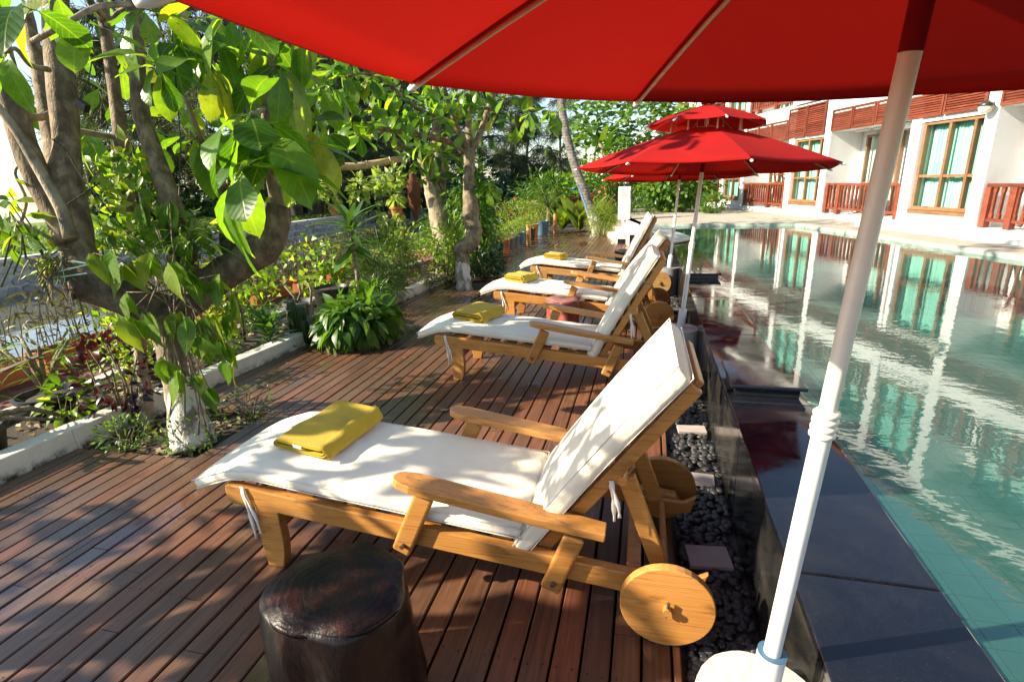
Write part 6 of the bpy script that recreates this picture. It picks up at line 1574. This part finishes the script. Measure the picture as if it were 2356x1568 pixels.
# meadow plants on the far bank
N = 16000; P = NP.uniform(size=(N, 3))*np.array([-16, 34, 0])+np.array([-16.6, 6, 0]); P[:, 2] = .02-.004*np.maximum(0, -P[:, 0]-17)
o = leaf_cloud('meadow', MT['field'], None, P, NP.normal(size=(N, 3))*.7+np.array([0, 0, .8]), NP.normal(size=(N, 3))*.5+np.array([.3, -.3, .8]), NP.uniform(.14, .30, N), T_ov); tag(o, 'low bright green beach plants covering the far bank', 'ground cover')
# coconut palms on the far shore
for i, (u, v, t) in enumerate(((212, 470, 30), (95, 470, 60))):
    p = at(u, v, t); cp = thing('shore_palm', ('coconut palm with dark fronds seen between the near stems', 'tiny far coconut palm at the left edge by the sea')[i], 'palm tree', (p.x, p.y, 0)); H = 5.2 if i == 0 else 6
    MB().tube([(0, 0, -.1), (.3, 0, H*.5), (.5, 0, H)], [.16, .13, .11], 8).build('trunk', MT['far_bark'], cp, smooth=True)
    for k in range(13): a = k*.483; frond(cp, (.5, 0, H), (math.cos(a), math.sin(a), .5-.5*(k % 3)/2), 2.5, .45, k, 'mid', 24, .35)
# bridge over the canal
br = thing('foot_bridge', 'grey concrete bridge with white railing far down the canal', 'bridge', at(1150, 455, 44)); o = br.location
p0, p1 = at(1040, 456, 44)-o, at(1290, 447, 44)-o; p0.z = p1.z = 0
MB().bar(p0, p1, 2.0, .35).build('slab', MT['bridge'], br)
for k in range(5): q = p0.lerp(p1, k/4); MB().bar(q+Vector((0, 0, -.2)), q+Vector((0, 0, -2.6)), .7, .5, (0, 1, 0)).build('pier', MT['bridge'], br)
for z in (.45, .85): MB().bar(p0+Vector((0, -.9, z)), p1+Vector((0, -.9, z)), .08, .08).build('hand_rail', MT['bridge_rail'], br)
for k in range(17): q = p0.lerp(p1, k/16)+Vector((0, -.9, .5)); MB().bar(q+Vector((0, 0, -.4)), q+Vector((0, 0, .5)), .14, .14, (0, 1, 0)).build('rail_post', MT['bridge_rail'], br)
for i, (u, v) in enumerate(((1185, 432), (1265, 424))):
    c = at(u, v, 47); cv = thing('blue_awning', ('blue awning behind the bridge, left of the young palm', 'small blue awning behind the young palm')[i], 'awning', c); MB().add([(-1.0, -.6, 0), (1.0, -.6, 0), (.9, 0, .5), (-.9, 0, .5), (-1.0, .6, 0), (1.0, .6, 0)], [(0, 1, 2, 3), (3, 2, 5, 4)]).build('sheet', MT['canvas_blue'], cv)
    for sx in (-1, 1): MB().tube([(sx*.95, -.55, 0), (sx*.95, -.55, -1.7)], .05, 6).build('post', MT['bridge_rail'], cv)
# fallen leaves on the deck
FL = leaf_meshes('dry', 'ovate', MT['dry'], .10, 3, .4, .02)
for i, (u, v, l) in enumerate(((1012, 944, 'pale curled fallen leaf on the boards behind the nearest lounger'), (563, 1182-350, 'small dry leaf on the boards by the kerb'), (700, 862, 'small white petal-like leaf on the boards in the middle'), (1180, 640, 'dry leaf on the boards near the farthest lounger'))):
    o = leaf_obj(FL, type('R', (), {'location': Vector((0, 0, 0))})(), gz(u, v, .012), (RND.uniform(-1, 1), RND.uniform(-1, 1), .05), (0, 0, 1), (1, .6, .6, .8)[i], RND, 'fallen_leaf') if False else None
    me = FL[i % 3]; o = link('fallen_leaf', me); o.location = gz(u, v, .02); o.rotation_euler = (RND.uniform(-.3, .3), RND.uniform(-.3, .3), RND.uniform(0, 6)); s = (1.0, .6, .5, .8)[i]; o.scale = (s, s, s); tag(o, l, 'leaf', 'fallen leaves on the deck')
for k in range(26):
    o = link('fallen_leaf', FL[k % 3]); x = RND.uniform(-3.25, -1.9) if k % 2 else RND.uniform(-2.6, -.2); y = RND.uniform(1.2, 9.0)
    o.location = (x, y, .006); o.rotation_euler = (RND.uniform(-.15, .15), RND.uniform(-.15, .15), RND.uniform(0, 6)); s = RND.uniform(.25, .55); o.scale = (s, s, s)
    tag(o, 'tiny dry leaf scattered on the deck boards', 'leaf', 'tiny leaves scattered on the deck')
